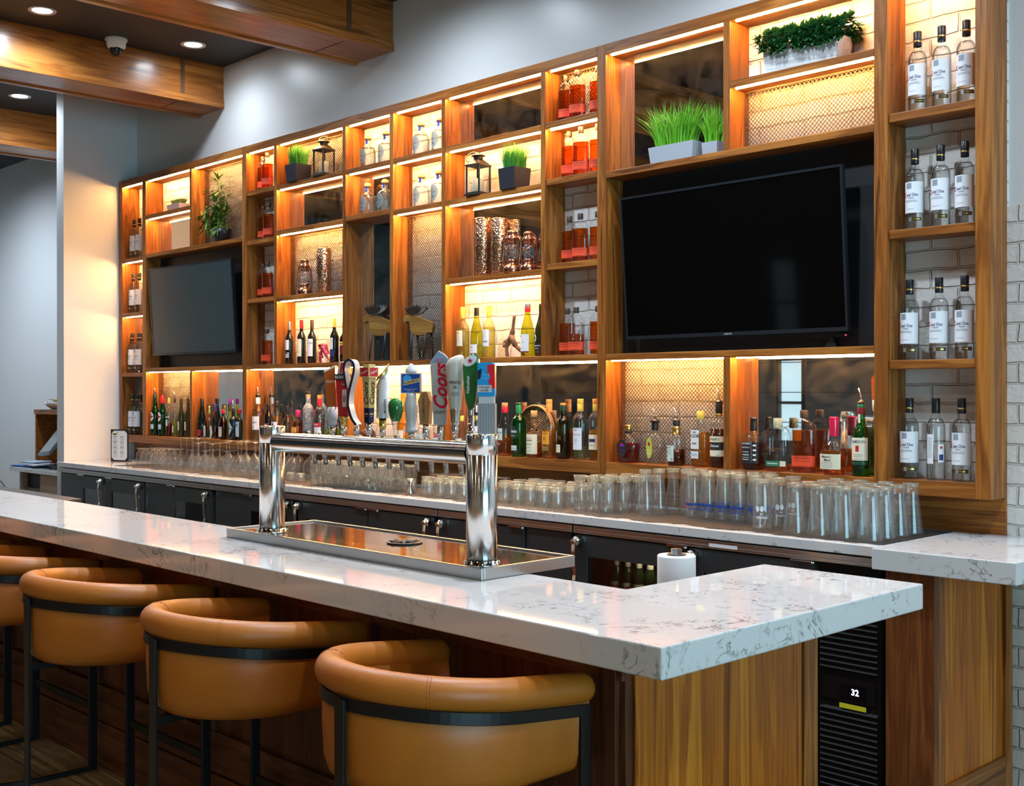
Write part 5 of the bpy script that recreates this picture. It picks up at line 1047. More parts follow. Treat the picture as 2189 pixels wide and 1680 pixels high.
# --- lower row, whiskies
put('livet', 'whisky bottle with red neck foil, leftmost in front of the wicker trays', 1079, 861, 31, ZB, 4.53); put('fiddich', 'green whisky bottle in front of the wicker trays', 1109, 861, 30, ZB, 4.53)
put('balvenie', 'short whisky bottle with cork stopper and cream label', 1141.7, 878, 33, ZB, 4.53); put('morangie', 'whisky bottle with orange cap and orange label', 1174, 854, 32, ZB, 4.53)
put('lagavulin', 'dark olive whisky bottle with dark green neck', 1204, 861.7, 30, ZB, 4.54); put('macallan', 'nearly empty whisky bottle with white label numbered twelve', 1241, 853, 33, ZB, 4.54); put('white_label', 'pale whisky bottle beside the post, right of the white label', 1273, 853, 30, ZB, 4.55)
put('crown', 'wide decanter of dark whisky with a black oval label', 1343, 908, 57, ZB, 4.55); put('crown_apple', 'empty decanter with a lime oval label and a pour spout', 1400, 902, 50, ZB, 4.55, pour=True)
put('gold_neck', 'whisky bottle with gold neck foil and a pour spout', 1446, 902, 39, ZB, 4.54, pour=True); put('bushmills', 'square golden whiskey bottle with yellow cap', 1498, 879, 40, ZB, 4.545)
put('wiser', 'dark whisky bottle with cream and black label beside the post', 1537, 862, 38, ZB, 4.545, pour=True)
put('jack', 'square whiskey bottle with black label and black cap', 1611, 892, 40, ZB, 4.545); put('wood', 'wide flask with a green label, nearly empty', 1662.5, 894, 59, ZB, 4.54)
put('bourbon', 'large bourbon flask with orange-red label on the bottom row', 1719, 877, 52, ZB, 4.54, rz=R_(12)); put('maker', 'bell-shaped bourbon bottle with a red wax neck', 1783, 891, 56, ZB, 4.53); put('jameson', 'green whiskey bottle with cream label and a pour spout', 1841, 864, 38, ZB, 4.535, pour=True)
# --- beer in the cooler
for i in range(8):
    for r in range(2):
        x, y = -3.535+i*.066, 4.09+r*.08
        bottle('beer', f'beer bottle, {ordl(i, 8)} in the {("front", "back")[r]} row behind the cooler glass', x, y, .6602, .232, .030, R_(25), 'beer bottles in the right cooler')
# ================================================================== BAR MATS AND GLASSES
def matmat():
    n = NT('bar_mat_mesh'); tc = n.n('TexCoord'); s = n.n('SeparateXYZ'); n.l(tc.outputs['Object'], s.inputs[0])
    a = n.math('FRACT', n.math('ADD', n.math('MULTIPLY', n.math('ADD', s.outputs[0], s.outputs[1]), 70), 500)); c = n.math('FRACT', n.math('ADD', n.math('MULTIPLY', n.math('SUBTRACT', s.outputs[0], s.outputs[1]), 70), 500))
    hole = n.math('MULTIPLY', n.math('GREATER_THAN', a, .42), n.math('GREATER_THAN', c, .42))
    b = n.bsdf(Base_Color=(.016, .016, .02, 1), Roughness=.6); tr = n.n('BsdfTransparent'); m = n.n('MixShader'); n.l(hole, m.inputs[0]); n.l(b.outputs[0], m.inputs[1]); n.l(tr.outputs[0], m.inputs[2]); n.l(m.outputs[0], n.out.inputs[0]); return n.mat
MATM = matmat()
mx = [(-8.62, -7.55), (-7.54, -6.45), (-6.44, -5.35), (-5.34, -4.55), (-4.54, -3.45), (-3.44, -2.165)]
for i, (a, c) in enumerate(mx):
    n = 44; vs = []; y2 = 4.50 if i < 5 else 4.585; y1 = (4.07, 4.07, 4.02, 4.03, 3.985, 3.985)[i]
    for k in range(n+1):
        x = a+(c-a)*k/n; yf = y1+.028*abs(math.sin(k/n*PI*3.2+i))+.010*math.sin(k*1.7)-.012*math.sin(k*.55+i)
        for y in (yf, y2): vs += [(x, y, 1.0708), (x, y, 1.0728)]
    fs = []
    for k in range(n):
        o = k*4; fs += [(o+1, o+5, o+7, o+3), (o, o+2, o+6, o+4), (o, o+4, o+5, o+1), (o+2, o+3, o+7, o+6)]
    fs += [(0, 1, 3, 2), (n*4, n*4+2, n*4+3, n*4+1)]
    t = MB().add([(x-(a+c)/2, y-4.2, z-1.0708) for x, y, z in vs], fs).build('bar_mat', MATM, loc=((a+c)/2, 4.2, 1.0708))
    tag(t, f'black mesh bar mat under the glasses, {ordl(i, 6)} of six along the back counter', 'bar mat', 'black mesh bar mats')
ZG = 1.0733
def shellprof(pr, th, base):                                        # a glass standing upside down: rim at z=0, thick base on top
    H = pr[-1][1]; out = list(pr)+[(pr[-1][0]*.9, H+.002), (0, H+.002), (0, H-base)]
    inner = [(max(r-th, .002), min(z, H-base)) for r, z in reversed(pr) if z < H-base]
    return out[:-1]+[(0, H+.002)][:0]+[(0, H-base), (max(pr[-1][0]-th, .003)*.85, H-base)]+inner+[(pr[0][0], 0)]
GP = {
 'pilsner': [(.049, 0), (.0492, .004), (.046, .03), (.0415, .07), (.036, .11), (.0325, .14), (.031, .165), (.0325, .185), (.034, .195), (.033, .2)],
 'pint': [(.0375, 0), (.038, .004), (.038, .06), (.0375, .10), (.034, .135), (.031, .155), (.0305, .18), (.033, .195), (.033, .207)],
 'plain_pint': [(.041, 0), (.0415, .004), (.0412, .10), (.039, .14), (.034, .17), (.032, .19), (.0345, .203), (.034, .208)],
 'weizen': [(.038, 0), (.0382, .004), (.037, .04), (.033, .09), (.027, .13), (.0255, .155), (.0275, .185), (.031, .2), (.0305, .207)],
 'footed': [(.032, 0), (.0325, .004), (.0325, .05), (.031, .09), (.0275, .115), (.024, .13), (.0235, .145), (.030, .158), (.0335, .163), (.033, .166)],
 'rocks': [(.0435, 0), (.044, .003), (.041, .04), (.0365, .072), (.0355, .09), (.0365, .098), (.036, .102)],
 'tumbler': [(.0315, 0), (.032, .003), (.0315, .055), (.0300, .066), (.0285, .070), (.028, .0715)],
 'waffle': [(.030, 0), (.0305, .003), (.0305, .045), (.028, .052), (.027, .053)],
 'shot': [(.024, 0), (.0245, .002), (.022, .045), (.020, .066), (.020, .07)],
}
DEC = {}
def vessel(k, name, label, x, y, z, group, cat='glass', th=.0028, base=.016, n=24, deco=None, rz=0):
    key = (k, deco)
    if key in DEC: return dup(DEC[key], (x, y, z), rz, label, group)
    t = thing(name, label, cat, (x, y, z), rz, group)
    b = MB(); pr = GP[k]
    b.lathe(shellprof(pr, th, base), n, close=False, sm=k != 'tumbler'); H_ = pr[-1][1]; rb = pr[-1][0]
    b.lathe([(max(rb-th, .003)*.86, H_-base+.0008), (rb*.9, H_-base*.45), (rb*.92, H_+.0012), (0, H_+.0012), ], n, mi=1); b.build('glass_body', [GT, GBASE], t)
    if k == 'waffle':
        g = MB()
        for i in range(14): a = i*2*PI/14; g.tube([(.0308*math.cos(a), .0308*math.sin(a), z_) for z_ in (.018, .046)], .0011, 4)
        for z_ in (.018, .025, .032, .039, .046): g.tube([(.0308*math.cos(a*PI/12), .0308*math.sin(a*PI/12), z_) for a in range(24)], .0010, 4, closed=True)
        g.build('waffle_relief', GT, t)
    if deco:
        txts, r0 = deco_def[deco], max(r for r, zz in pr)
        w, mats = MB(), []
        for s_, z_, h, m, s0, kw in txts:
            if m not in mats: mats.append(m)
            rr = r0+.0008; o = len(w.v); w.text(s_, h, (0,0,0), (-1,0,0), (0,0,-1), mats.index(m), kw.get('shear', 0), kw.get('bold', .02), kw.get('maxw'))
            for i in range(o, len(w.v)): xx, _, zz = w.v[i]; a = s0+xx/rr; w.v[i] = (rr*math.sin(a), -rr*math.cos(a), zz+z_)
        if deco == 'coors':
            o = len(w.v); q = []
            for i in range(9): a = -1.0+i*.25; q += [(rr*math.sin(a), -rr*math.cos(a), .056), (rr*math.sin(a), -rr*math.cos(a), .068)]
            w.add(q, [(2*i, 2*i+2, 2*i+3, 2*i+1) for i in range(8)], 0)
        if deco == 'orig':
            for cx_ in (-.012, .006): w.add([((r0+.0009)*math.sin((cx_+.008*math.cos(i*PI/8))/r0), -(r0+.0009)*math.cos((cx_+.008*math.cos(i*PI/8))/r0), .088+.012*math.sin(i*PI/8)) for i in range(16)], [tuple(range(16))], 0)
        w.build('printed_logo', mats, t)
    DEC[key] = t; return t
PBLUE = plain('print_blue', (.02, .06, .28), .4); PRED = plain('print_red', (.6, .02, .08), .4); PWH = plain('print_white', (.7, .72, .74), .5)
deco_def = {'coors': [('Coors', .040, .017, PBLUE, .15, dict(shear=.35, bold=.03))], 'coors_red': [('Coors', .040, .017, PRED, .15, dict(shear=.35, bold=.03)), ('LIGHT', .06, .008, PRED, .1, {})],
            'orig': [('ORIGINAL', .052, .010, PWH, .1, dict(maxw=.05)), ('16', .066, .010, PWH, .1, {})]}
ROW = ('front', 'second', 'third', 'fourth', 'fifth', 'back')
def rows(k, name, what, grp, cols, ys, zs=(ZG,), jit=.004, **kw):
    nr = len(ys)
    for r, yv in enumerate(ys):
        cs = cols(r) if callable(cols) else cols
        for i, xv in enumerate(cs):
            for l, z in enumerate(zs):
                tier = (', bottom tier', ', top tier')[l] if len(zs) > 1 else ''
                rn = 'back' if r == nr-1 and nr > 1 else ROW[r]
                jx, jy = (random.uniform(-jit, jit), random.uniform(-jit, jit)) if l == 0 else (jx, jy)
                vessel(k, name, f'{what}, {ordl(i, len(cs))} in the {rn} row{tier}', xv+jx, yv+jy, z, grp, rz=random.uniform(-.3, .3)+.55, **kw)
fr = lambda a, d, n: [a+d*i for i in range(n)]
rows('pilsner', 'pilsner_glass', 'tall tapered beer glass at the right end', 'tapered beer glasses', fr(-2.588, .1085, 4), [4.085, 4.195, 4.305, 4.415], th=.0025, base=.014)
rows('plain_pint', 'pint_glass', 'pint glass with white print', 'white-printed pint glasses', lambda r: fr(-2.745+.005*r, .09, 1), [4.095, 4.20, 4.305], th=.0025, deco='orig')
rows('pint', 'pint_glass', 'pint glass with blue print', 'blue-printed pint glasses', lambda r: fr(-3.225+.02*r, .0835, 5 if r < 2 else 4), [4.255, 4.34, 4.425], th=.0025, deco='coors')
for i, (x, y) in enumerate(((-3.318, 4.335), (-3.30, 4.42))): vessel('pint', 'pint_glass', f'upside-down pint glass with red print, {("front", "back")[i]} one', x, y, ZG, 'red-printed pint glasses', deco='coors_red', rz=.5)
for i, (x, y) in enumerate(((-3.455, 4.20), (-3.44, 4.28), (-3.42, 4.36), (-3.395, 4.44))): vessel('weizen', 'wheat_beer_glass', f'waisted tall beer glass upside down, {ROW[i] if i < 3 else "back"} of the four in line', x, y, ZG, 'waisted tall beer glasses', th=.0025)
rows('footed', 'sling_glass', 'footed glass left of the waisted glasses', 'footed sling glasses', lambda r: fr(-3.81+.03*r, .082, 3), [4.145, 4.225, 4.305, 4.385], th=.0025, base=.03)
rows('rocks', 'rocks_glass', 'low rocks glass right of the steel column', 'low rocks glasses', lambda r: fr(-4.44+.012*r, .094, 6), [4.14, 4.235, 4.33, 4.425], base=.024)
rows('tumbler', 'tumbler', 'stacked tumbler under the beer tower', 'stacked tumblers', lambda r: fr(-5.99+.02*r, .0665, 12), [4.115, 4.182], zs=(ZG, ZG+.0742), jit=.0, base=.010, n=16)
rows('tumbler', 'tumbler', 'stacked tumbler against the splash strip', 'stacked tumblers at the back', lambda r: fr(-5.95, .0665, 12), [4.25], zs=(ZG, ZG+.0742), jit=.0, base=.010, n=16)
for i, x in enumerate((-6.335, -6.225)): vessel('waffle', 'whisky_tumbler', f'small waffle-patterned tumbler upside down, {("left", "right")[i]} one', x, 4.17, ZG, 'waffle tumblers', base=.008)
rows('shot', 'shot_glass', 'small shot glass beside the jigger', 'shot glasses', lambda r: [(-5.165, -5.115), (-5.03, -4.98)][r] if r < 2 else (), [4.17, 4.19], base=.02, n=16)
rows('rocks', 'rocks_glass', 'low rocks glass beside the jigger', 'rocks glasses left of the column', lambda r: fr(-4.93+.01*r, .094, 4), [4.13, 4.225], base=.024)
t = thing('jigger', 'steel hourglass jigger standing among the shot glasses', 'jigger', (-5.075, 4.12, ZG))
MB().lathe([(.024, 0), (.0245, .002), (.006, .047), (.021, .082), (.0205, .082), (.005, .049), (0, .049)], 24, close=False).build('cups', CHROME2, t)
# stemware, upside down
SP = {
 'wine': [(.034, 0), (.0345, .002), (.040, .03), (.042, .055), (.038, .08), (.024, .102), (.008, .114), (.0045, .125), (.004, .17), (.005, .194), (.012, .199), (.036, .2015), (.036, .2035), (0, .2035)],
 'flute': [(.030, 0), (.0303, .002), (.034, .03), (.034, .05), (.028, .075), (.016, .092), (.007, .104), (.004, .118), (.0038, .19), (.005, .214), (.012, .219), (.036, .2215), (.036, .2235), (0, .2235)],
 'small': [(.027, 0), (.0273, .002), (.032, .025), (.033, .04), (.028, .062), (.014, .078), (.006, .086), (.004, .095), (.004, .13), (.006, .142), (.032, .1465), (.032, .1485), (0, .1485)],
 'large': [(.036, 0), (.0364, .002), (.044, .04), (.047, .065), (.043, .095), (.028, .122), (.009, .138), (.0048, .15), (.0042, .20), (.005, .222), (.012, .227), (.040, .2295), (.040, .2315), (0, .2315)],
 'goblet': [(.030, 0), (.0305, .002), (.0325, .02), (.0325, .075), (.028, .095), (.019, .104), (.015, .108), (.017, .113), (.013, .118), (.017, .123), (.030, .128), (.031, .131), (0, .131)],
 'short_stem': [(.030, 0), (.0305, .002), (.033, .025), (.031, .05), (.018, .07), (.008, .078), (.006, .084), (.008, .09), (.032, .096), (.032, .099), (0, .099)],
}
GSTEM = glass('stem_glass', (.982, .988, .99), (.60, .66, .68), haze=.035, hcol=(.85, .88, .9))
def stem(k, name, label, x, y, grp):
    if k in DEC: return dup(DEC[k], (x, y, ZG), 0, label, grp)
    t = thing(name, label, 'glass', (x, y, ZG), 0, grp); MB().lathe(SP[k], 24, close=False).build('glass_body', GSTEM, t); DEC[k] = t; return t
for r in range(2):
    for i in range(5): stem('goblet', 'goblet', f'short-stemmed goblet at the left end, {ordl(i, 5)} in the {("front", "back")[r]} row', -8.52+.083*i+.02*r, 4.235+.10*r, 'short goblets at the left end')
for r in range(3):
    for i in range(4):
        stem('flute', 'wine_glass', f'tall stemmed glass beside the goblets, {ordl(i, 4)} in the {("front", "second", "back")[r]} row', -8.07+.083*i+.02*r, 4.20+.088*r+.04, 'tall stemmed glasses') if r else stem('small', 'cordial_glass', f'small stemmed glass beside the goblets, {ordl(i, 4)} of four in front', -8.08+.083*i, 4.20, 'small stemmed glasses')
for r in range(3):
    for i in range(4): stem('wine' if (r+i) % 2 else 'small', 'wine_glass' if (r+i) % 2 else 'cordial_glass', f'{"round" if (r+i) % 2 else "small"} stemmed glass left of the steel columns, {ordl(i, 4)} in the {("front", "second", "back")[r]} row', -7.66+.10*i+.025*r, 4.20+.098*r, 'stemmed glasses left of the column')
for r in range(3):
    for i in range(5):
        if r == 0 and i == 4: continue
        stem('large', 'wine_glass', f'large balloon glass behind the left column, {ordl(i, 5)} in the {("front", "second", "back")[r]} row', -7.12+.112*i+.03*r, 4.19+.11*r, 'large balloon wine glasses')
for i in range(2): stem('large', 'wine_glass', f'large wine glass just right of the left steel column, {("left", "right")[i]} one', -6.51+.12*i, 4.30+.05*i, 'wine glasses right of the left column')
for r in range(2):
    for i in range(7): stem('short_stem', 'margarita_glass', f'short-stemmed wide-footed glass, {ordl(i, 7)} in the {("front", "back")[r]} row', -5.10+.082*i, 4.315+.088*r, 'short wide-footed glasses')

# ================================================================== PLANTS
GRA = plain('grass_green', (.055, .27, .022), .45); GRB = plain('grass_bright', (.13, .42, .02), .4); LFA = plain('leaf_boxwood', (.022, .115, .028), .38); LFB = plain('leaf_bamboo', (.085, .20, .022), .45); STM = plain('bamboo_stem', (.16, .20, .05), .5); SUC = plain('succulent_green', (.14, .24, .05), .5)
def grass(b, n, sx, sy, h, lean, w=.0035, mi=0, z0=0, cx=0):
    for _ in range(n):
        x, y = cx+random.uniform(-sx, sx), random.uniform(-sy, sy); a = random.uniform(0, 2*PI); L = h*random.uniform(.65, 1.05)
        dx, dy = (x-cx)/sx*lean*.7+random.uniform(-1, 1)*lean*.6, y/max(sy, 1e-3)*lean*.4+random.uniform(-1, 1)*lean*.35
        wx, wy = math.cos(a)*w, math.sin(a)*w; vs = []
        for k in range(5):
            f = k/4; q = 1-f**1.6
            px, py, pz = x+dx*f*f, y+dy*f*f, z0+L*(f-.12*f*f*(abs(dx)+abs(dy))/max(lean, 1e-3))
            py = max(-sy-.03, min(sy+.010, py)); vs += [(px-wx*q, py-wy*q, pz), (px+wx*q, py+wy*q, pz)]
        b.add(vs, [(2*k, 2*k+1, 2*k+3, 2*k+2) for k in range(4)], mi, True)
def leaf(b, c, d, L, W, mi=0, up=Vector((0,0,1)), droop=.2):
    d = Vector(d).normalized(); s = d.cross(up);
    if s.length < 1e-3: s = Vector((1,0,0))
    s.normalize(); nrm = s.cross(d); c = Vector(c); vs = []
    for f, w, dz in ((0, .15, 0), (.3, .9, .02), (.6, .85, -droop*.4), (1, .03, -droop)):
        m = c+d*(L*f)+nrm*(dz*L); vs += [m-s*(W*w)+nrm*(.12*W*w), m-nrm*(W*.1*w), m+s*(W*w)+nrm*(.12*W*w)]
    b.add(vs, [(3*i+j, 3*i+j+1, 3*i+j+4, 3*i+j+3) for i in range(3) for j in range(2)], mi, True)
def grasspot(label, x, z, grp):
    t = thing('potted_grass', label, 'plant', (x, 4.535, z+.0008), R_(0), grp)
    b = MB(); w = .066; b.taper((0,0,0), (.115, .115), (0,0,.118), (2*w, .128)); b.taper((0,0,.1182), (.13, .126), (0,0,.1184), (.13, .126), 0); b.build('pot', plain('pot_black', (.014, .016, .024), .42), t, bevel=.002)
    b = MB(); grass(b, 520, .052, .045, .152, .05, .0019, 0, .118); b.build('grass', GRA, t); return t
grasspot('bright grass in a black cube pot beside the left black lantern', xat(645, 4.56), Z3, 'grass in black pots'); grasspot('bright grass in a black cube pot beside the right black lantern', xat(1107, 4.56), Z2, 'grass in black pots')
CONC = plain('pot_concrete', (.34, .37, .42), .7); WHW = wood('whitewashed_wood', 'x', (.36, .37, .38), (.55, .56, .57), (.70, .70, .70), rough=.6, cross=30, along=2.)
def trough(name, label, x, y, z, L, dp, h, m, rz=0, grp=None):
    t = thing(name, label, 'plant', (x, y, z+.0008), rz, grp); b = MB(); b.taper((0,0,0), (L*.92, dp*.9), (0,0,h), (L, dp)); b.taper((0,0,h+.0002), (L*.9, dp*.82), (0,0,h+.0004), (L*.9, dp*.82)); b.build('trough', m, t, bevel=.003); return t
t = trough('potted_grass', 'tufts of green grass in a grey stone trough above the large television', xat(1446, 4.54), 4.54, Z2, .275, .095, .078, CONC)
b = MB(); grass(b, 330, .115, .028, .23, .13, .0036, 0, .072); b.build('grass', GRB, t)
t = trough('potted_grass', 'smaller grey pot of green grass behind the post above the large television', xat(1528, 4.56), 4.556, Z2, .09, .08, .06, CONC)
b = MB(); grass(b, 120, .036, .026, .21, .06, .0034, 0, .056); b.build('grass', GRB, t)
xb = (xat(1619, 4.50)+xat(1803, 4.50))/2
t = trough('potted_boxwood', 'leafy boxwood in a whitewashed wooden trough on the top right shelf', xb, 4.565, Z3, .385, .12, .105, WHW)
b = MB()
for _ in range(300):
    f = random.uniform(-1, 1); a = random.uniform(-.35, PI+.1); r = .066*(.7+.35*random.random())
    c = Vector((f*.225, -.006-min(r*math.cos(a)*1.1, .062) if math.cos(a) > 0 else -.006-max(r*math.cos(a), -.055), .108+r*math.sin(a)*1.15)); o = Vector((f*.15, -math.cos(a), math.sin(a)))
    for k in range(6):
        q = k*PI/3+random.random(); e = Vector((math.cos(q), 0, math.sin(q)))*.9; leaf(b, c, o*.75+e+Vector((0,0,.15)), .034, .0105, 0, droop=.15)
    leaf(b, c, o, .024, .007, 0)
b.build('foliage', LFA, t)
t = trough('potted_succulent', 'small succulents in a pale wooden box at the upper left', xat(381, 4.56), 4.56, Z3, .20, .09, .05, plain('box_pink_wood', (.48, .40, .36), .7))
b = MB()
for i in range(26):
    c = Vector((random.uniform(-.09, .09), random.uniform(-.03, .03), .05))
    for k in range(9): a = k*2*PI/9; leaf(b, c, (math.cos(a)*.6, math.sin(a)*.6, 1), .045, .006, 0, droop=0)
b.build('succulents', SUC, t)
t = thing('potted_bamboo', 'leafy bamboo plant in a black bowl above the grey television', 'plant', (xat(472.5, 4.53), 4.53, Z2+.0008))
MB().lathe([(.055, 0), (.062, .004), (.088, .045), (.105, .092), (.101, .093), (.084, .05), (.05, .02), (0, .02)], 32, close=False, b=.68).build('bowl', plain('bowl_black', (.012, .012, .013), .4), t)
MB().lathe([(.098, .082), (.05, .088), (0, .089)], 24, close=False, b=.68).build('soil', plain('soil', (.03, .02, .012), .9), t)
b = MB(); stems = []
for x, y, dx, h in ((-.05, 0, -.05, .37), (-.015, .01, -.01, .45), (.02, -.01, .03, .36), (.05, 0, .08, .31), (-.07, -.01, -.16, .20), (.0, -.02, .0, .25)):
    pts = [(x+dx*f*f, y-.02*f*f, .085+(h-.085)*f) for f in (0, .25, .5, .75, 1)]; b.tube(pts, [.0045, .004, .0035, .003, .002], 6); stems.append(pts)
b.build('stems', STM, t); b = MB()
for pts in stems:
    for i in range(1, 5):
        for k in range(11):
            a = random.uniform(0, 2*PI); leaf(b, Vector(pts[i])+Vector((0, 0, random.uniform(-.03, .03))), (math.cos(a)*1.1, math.sin(a)*.35-.22, random.uniform(-.5, .75)), random.uniform(.075, .115), .0085, 0, droop=.25)
for k in range(14): a = random.uniform(0, 2*PI); leaf(b, (random.uniform(-.03, .03), -.03, .12), (math.cos(a), -.6, -.55), .10, .010, 0, droop=.3)
for k in range(26): a = random.uniform(0, 2*PI); leaf(b, (-.16+random.uniform(-.02, .02), -.03, .11+random.uniform(0, .16)), (math.cos(a), -.3, random.uniform(-.6, .5)), .10, .009, 0, droop=.3)
b.build('leaves', LFB, t)

# ================================================================== LANTERNS, VASES, ORNAMENTS
LBK = plain('lantern_black', (.022, .018, .015), .45, .3); WAXC = plain('candle_wax', (.62, .56, .40), .6)
def lantern(label, x, z, ring):
    t = thing('candle_lantern', label, 'lantern', (x, 4.535, z+.0008), R_(6), 'black candle lanterns'); w = .052; H = .175
    b = MB(); b.cbox((0,0,.006), (2*w+.012, 2*w+.012, .012)); b.cbox((0,0,.016), (2*w, 2*w, .009)); b.cbox((0,0,H), (2*w+.006, 2*w+.006, .010))
    for sx in (-1, 1):
        for sy in (-1, 1): b.box(*sorted((sx*w, sx*(w-.009))), *sorted((sy*w, sy*(w-.009))), .02, H-.005)
    b.taper((0,0,H+.0052), (2*w, 2*w), (0,0,H+.036), (.040, .040)); b.lathe([(.026, H+.036), (.028, H+.05), (.042, H+.056), (.030, H+.063), (.010, H+.066), (.006, H+.078), (0, H+.08)], 20); b.build('frame', LBK, t, bevel=.0015)
    g = MB()
    for sx in (-1, 1): g.box(*sorted((sx*(w-.003), sx*(w-.005))), -w+.0095, w-.0095, .021, H-.0055)
    for sy in (-1, 1): g.box(-w+.0095, w-.0095, *sorted((sy*(w-.003), sy*(w-.005))), .021, H-.0055)
    g.build('panes', PANE, t)
    MB().lathe([(.032, .021), (.033, .024), (.033, .095), (.029, .099), (0, .095)], 24).build('candle', WAXC, t)
    if ring: pts = [(.040*math.cos(a*PI/12)-.04, -.012+.015*math.sin(a*PI/12), H+.066+.030*math.sin(a*PI/12)-.012) for a in range(24)]
    else: pts = [(.038*math.cos(a*PI/12), -.004-.012*math.sin(a*PI/12), H+.082-.014*math.sin(a*PI/12)) for a in range(24)]
    MB().tube(pts, .0032, 8, closed=True).build('ring_handle', LBK, t)
lantern('black candle lantern beside the left pot of grass', xat(697, 4.55), Z3, False); lantern('black candle lantern beside the right pot of grass, its ring tipped left', xat(1027, 4.55), Z2, True)
def hammered():
    n = NT('hammered_copper'); tc = n.n('TexCoord'); v = n.n('TexVoronoi'); v.inputs['Scale'].default_value = 85; n.l(tc.outputs['Object'], v.inputs['Vector']); b = n.bsdf(Base_Color=(.62, .36, .22, 1), Metallic=1., Roughness=.22); n.bump(v.outputs['Distance'], b, .55, .006); return n.mat
HAM = hammered()
for lb, px, z, h in (('hammered copper cylinder vase right of the single storm lantern', 693, Z1, .300), ('hammered copper cylinder vase, taller left one of the pair', 1033, Z1, .335), ('hammered copper cylinder vase, right one of the pair beside the storm lanterns', 1068, Z1, .318)):
    t = thing('copper_vase', lb, 'vase', (xat(px, 4.555), 4.555, z+.0008), 0, 'hammered copper cylinders'); MB().lathe([(.046, 0), (.048, .003), (.048, h-.003), (.0465, h), (.044, h-.004), (.044, .01), (0, .01)], 40, close=False).build('cylinder', HAM, t)
def storm(label, px, z, s=1., y=4.55):
    t = thing('storm_lantern', label, 'lantern', (xat(px, y), y, z+.0008), R_(15), 'copper storm lanterns'); S = lambda pr: [(r*s, zz*s) for r, zz in pr]
    MB().lathe(S([(.052, 0), (.054, .006), (.054, .032), (.046, .042), (.030, .048), (.028, .062), (.034, .066), (.034, .076), (.022, .080), (0, .08)]), 28).build('fuel_base', COPPER, t)
    MB().lathe(S([(.026, .081), (.036, .10), (.041, .125), (.037, .15), (.029, .168)]), 28, close=False).build('glass_chimney', glass('lantern_glass', (.93, .94, .95), (.4, .42, .45), haze=.06), t)
    MB().lathe(S([(.031, .168), (.033, .172), (.033, .196), (.040, .199), (.040, .204), (.030, .214), (.028, .232), (.034, .236), (.022, .248), (.008, .252), (0, .253)]), 28).build('hood', COPPER, t)
    b = MB()
    for sx in (-1, 1): b.tube(smooth([(sx*x*s, 0, zz*s) for x, zz in ((.046, .030), (.062, .045), (.066, .075), (.060, .13), (.055, .18), (.046, .205), (.034, .206))]), .006*s, 8)
    for k in (0, 1): b.tube([(.040*s*math.sin(a)*(-1 if k else 1), -.041*s*abs(math.cos(a))-.003, (.125+.036*math.sin(a))*s) for a in [(-PI/2)+i*PI/10 for i in range(11)]], .0013, 5)
    b.build('side_tubes', COPPER, t)
    MB().tube([(.058*s*math.cos(a), .030*s*math.sin(a)*0+.012, .19*s-.058*s*abs(math.sin(a))*.0+.045*s*math.sin(a)) for a in [i*PI/14 for i in range(15)]], .0016, 5).build('wire_handle', COPPER, t)
    MB().tube([(.034*s, -.01, .07*s), (.05*s, -.018, .075*s), (.052*s, -.03, .09*s)], .003, 6).build('wick_knob', COPPER, t)
storm('copper storm lantern standing alone before wire mesh', 651.7, Z1, .98); storm('copper storm lantern, left one of the pair beside the copper cylinders', 1095, Z1, .95, 4.535); storm('copper storm lantern, right one of the pair against the post', 1130, Z1, .88, 4.545)
MW = wood('moose_wood', 'x', (.12, .055, .012), (.20, .10, .022), (.28, .15, .035), rough=.5, cross=20); MBK = plain('moose_black', (.02, .017, .014), .5)
def moose(label, x, y, s=1.):
    t = thing('wooden_moose', label, 'ornament', (x, y, ZM+.0008), R_(14), 'wooden moose'); z0 = .155
    body = smooth([(-.118, .085), (-.112, .108), (-.095, .116), (-.066, .118), (-.03, .114), (.005, .106), (.04, .092), (.075, .080), (.098, .070), (.106, .05), (.102, .02), (.094, .006), (.07, .008), (.045, -.006), (.0, -.008), (-.035, -.004), (-.058, .008), (-.066, .04), (-.07, .075), (-.088, .080), (-.1, .072), (-.110, .068), (-.118, .085)], 3)[:-1]
    MB().prism([(a*s, (b_+z0)*s) for a, b_ in body], lambda a, b_, d: (a, d, b_), -.016, .016).build('body', MW, t, bevel=.003)
    for x0, y0, x1 in ((-.052, -.012, -.064), (-.030, .012, -.012), (.052, -.012, .036), (.076, .012, .086)):
        MB().tube([(x0*s, y0, (z0+.012)*s), ((x0*.6+x1*.4)*s, y0*1.3, .09*s), (x1*s, y0*1.6, .006)], [.0075, .006, .006], 8).lathe([(.007, 0), (.0075, .012), (.005, .014)], 8, (x1*s, y0*1.6, 0)).build('leg', MBK, t)
    MB().lathe([(.012, 0), (.017, .008), (.012, .016), (0, .017)], 12, (-.062*s, 0, (z0+.106)*s)).build('antler_boss', MBK, t)
    for sy in (-1, 1):
        pal = [(-.02, .0), (.02, -.004), (.055, .004), (.078, .02), (.10, .045), (.083, .036), (.082, .058), (.068, .040), (.062, .064), (.048, .042), (.04, .066), (.028, .044), (.016, .064), (.008, .042), (-.010, .058), (-.014, .040), (-.034, .052), (-.032, .03)]
        b = MB().prism([(a*s, b_*s) for a, b_ in pal], lambda a, b_, d: (a, d, b_), -.004, .004); b.xf(Matrix.Translation((-.066*s if sy > 0 else -.05*s, sy*.022, (z0+.122)*s)) @ Matrix.Rotation(-sy*.45, 4, 'X') @ Matrix.Scale(1 if sy > 0 else .95, 4)); b.build('antler', MBK, t, bevel=.001)
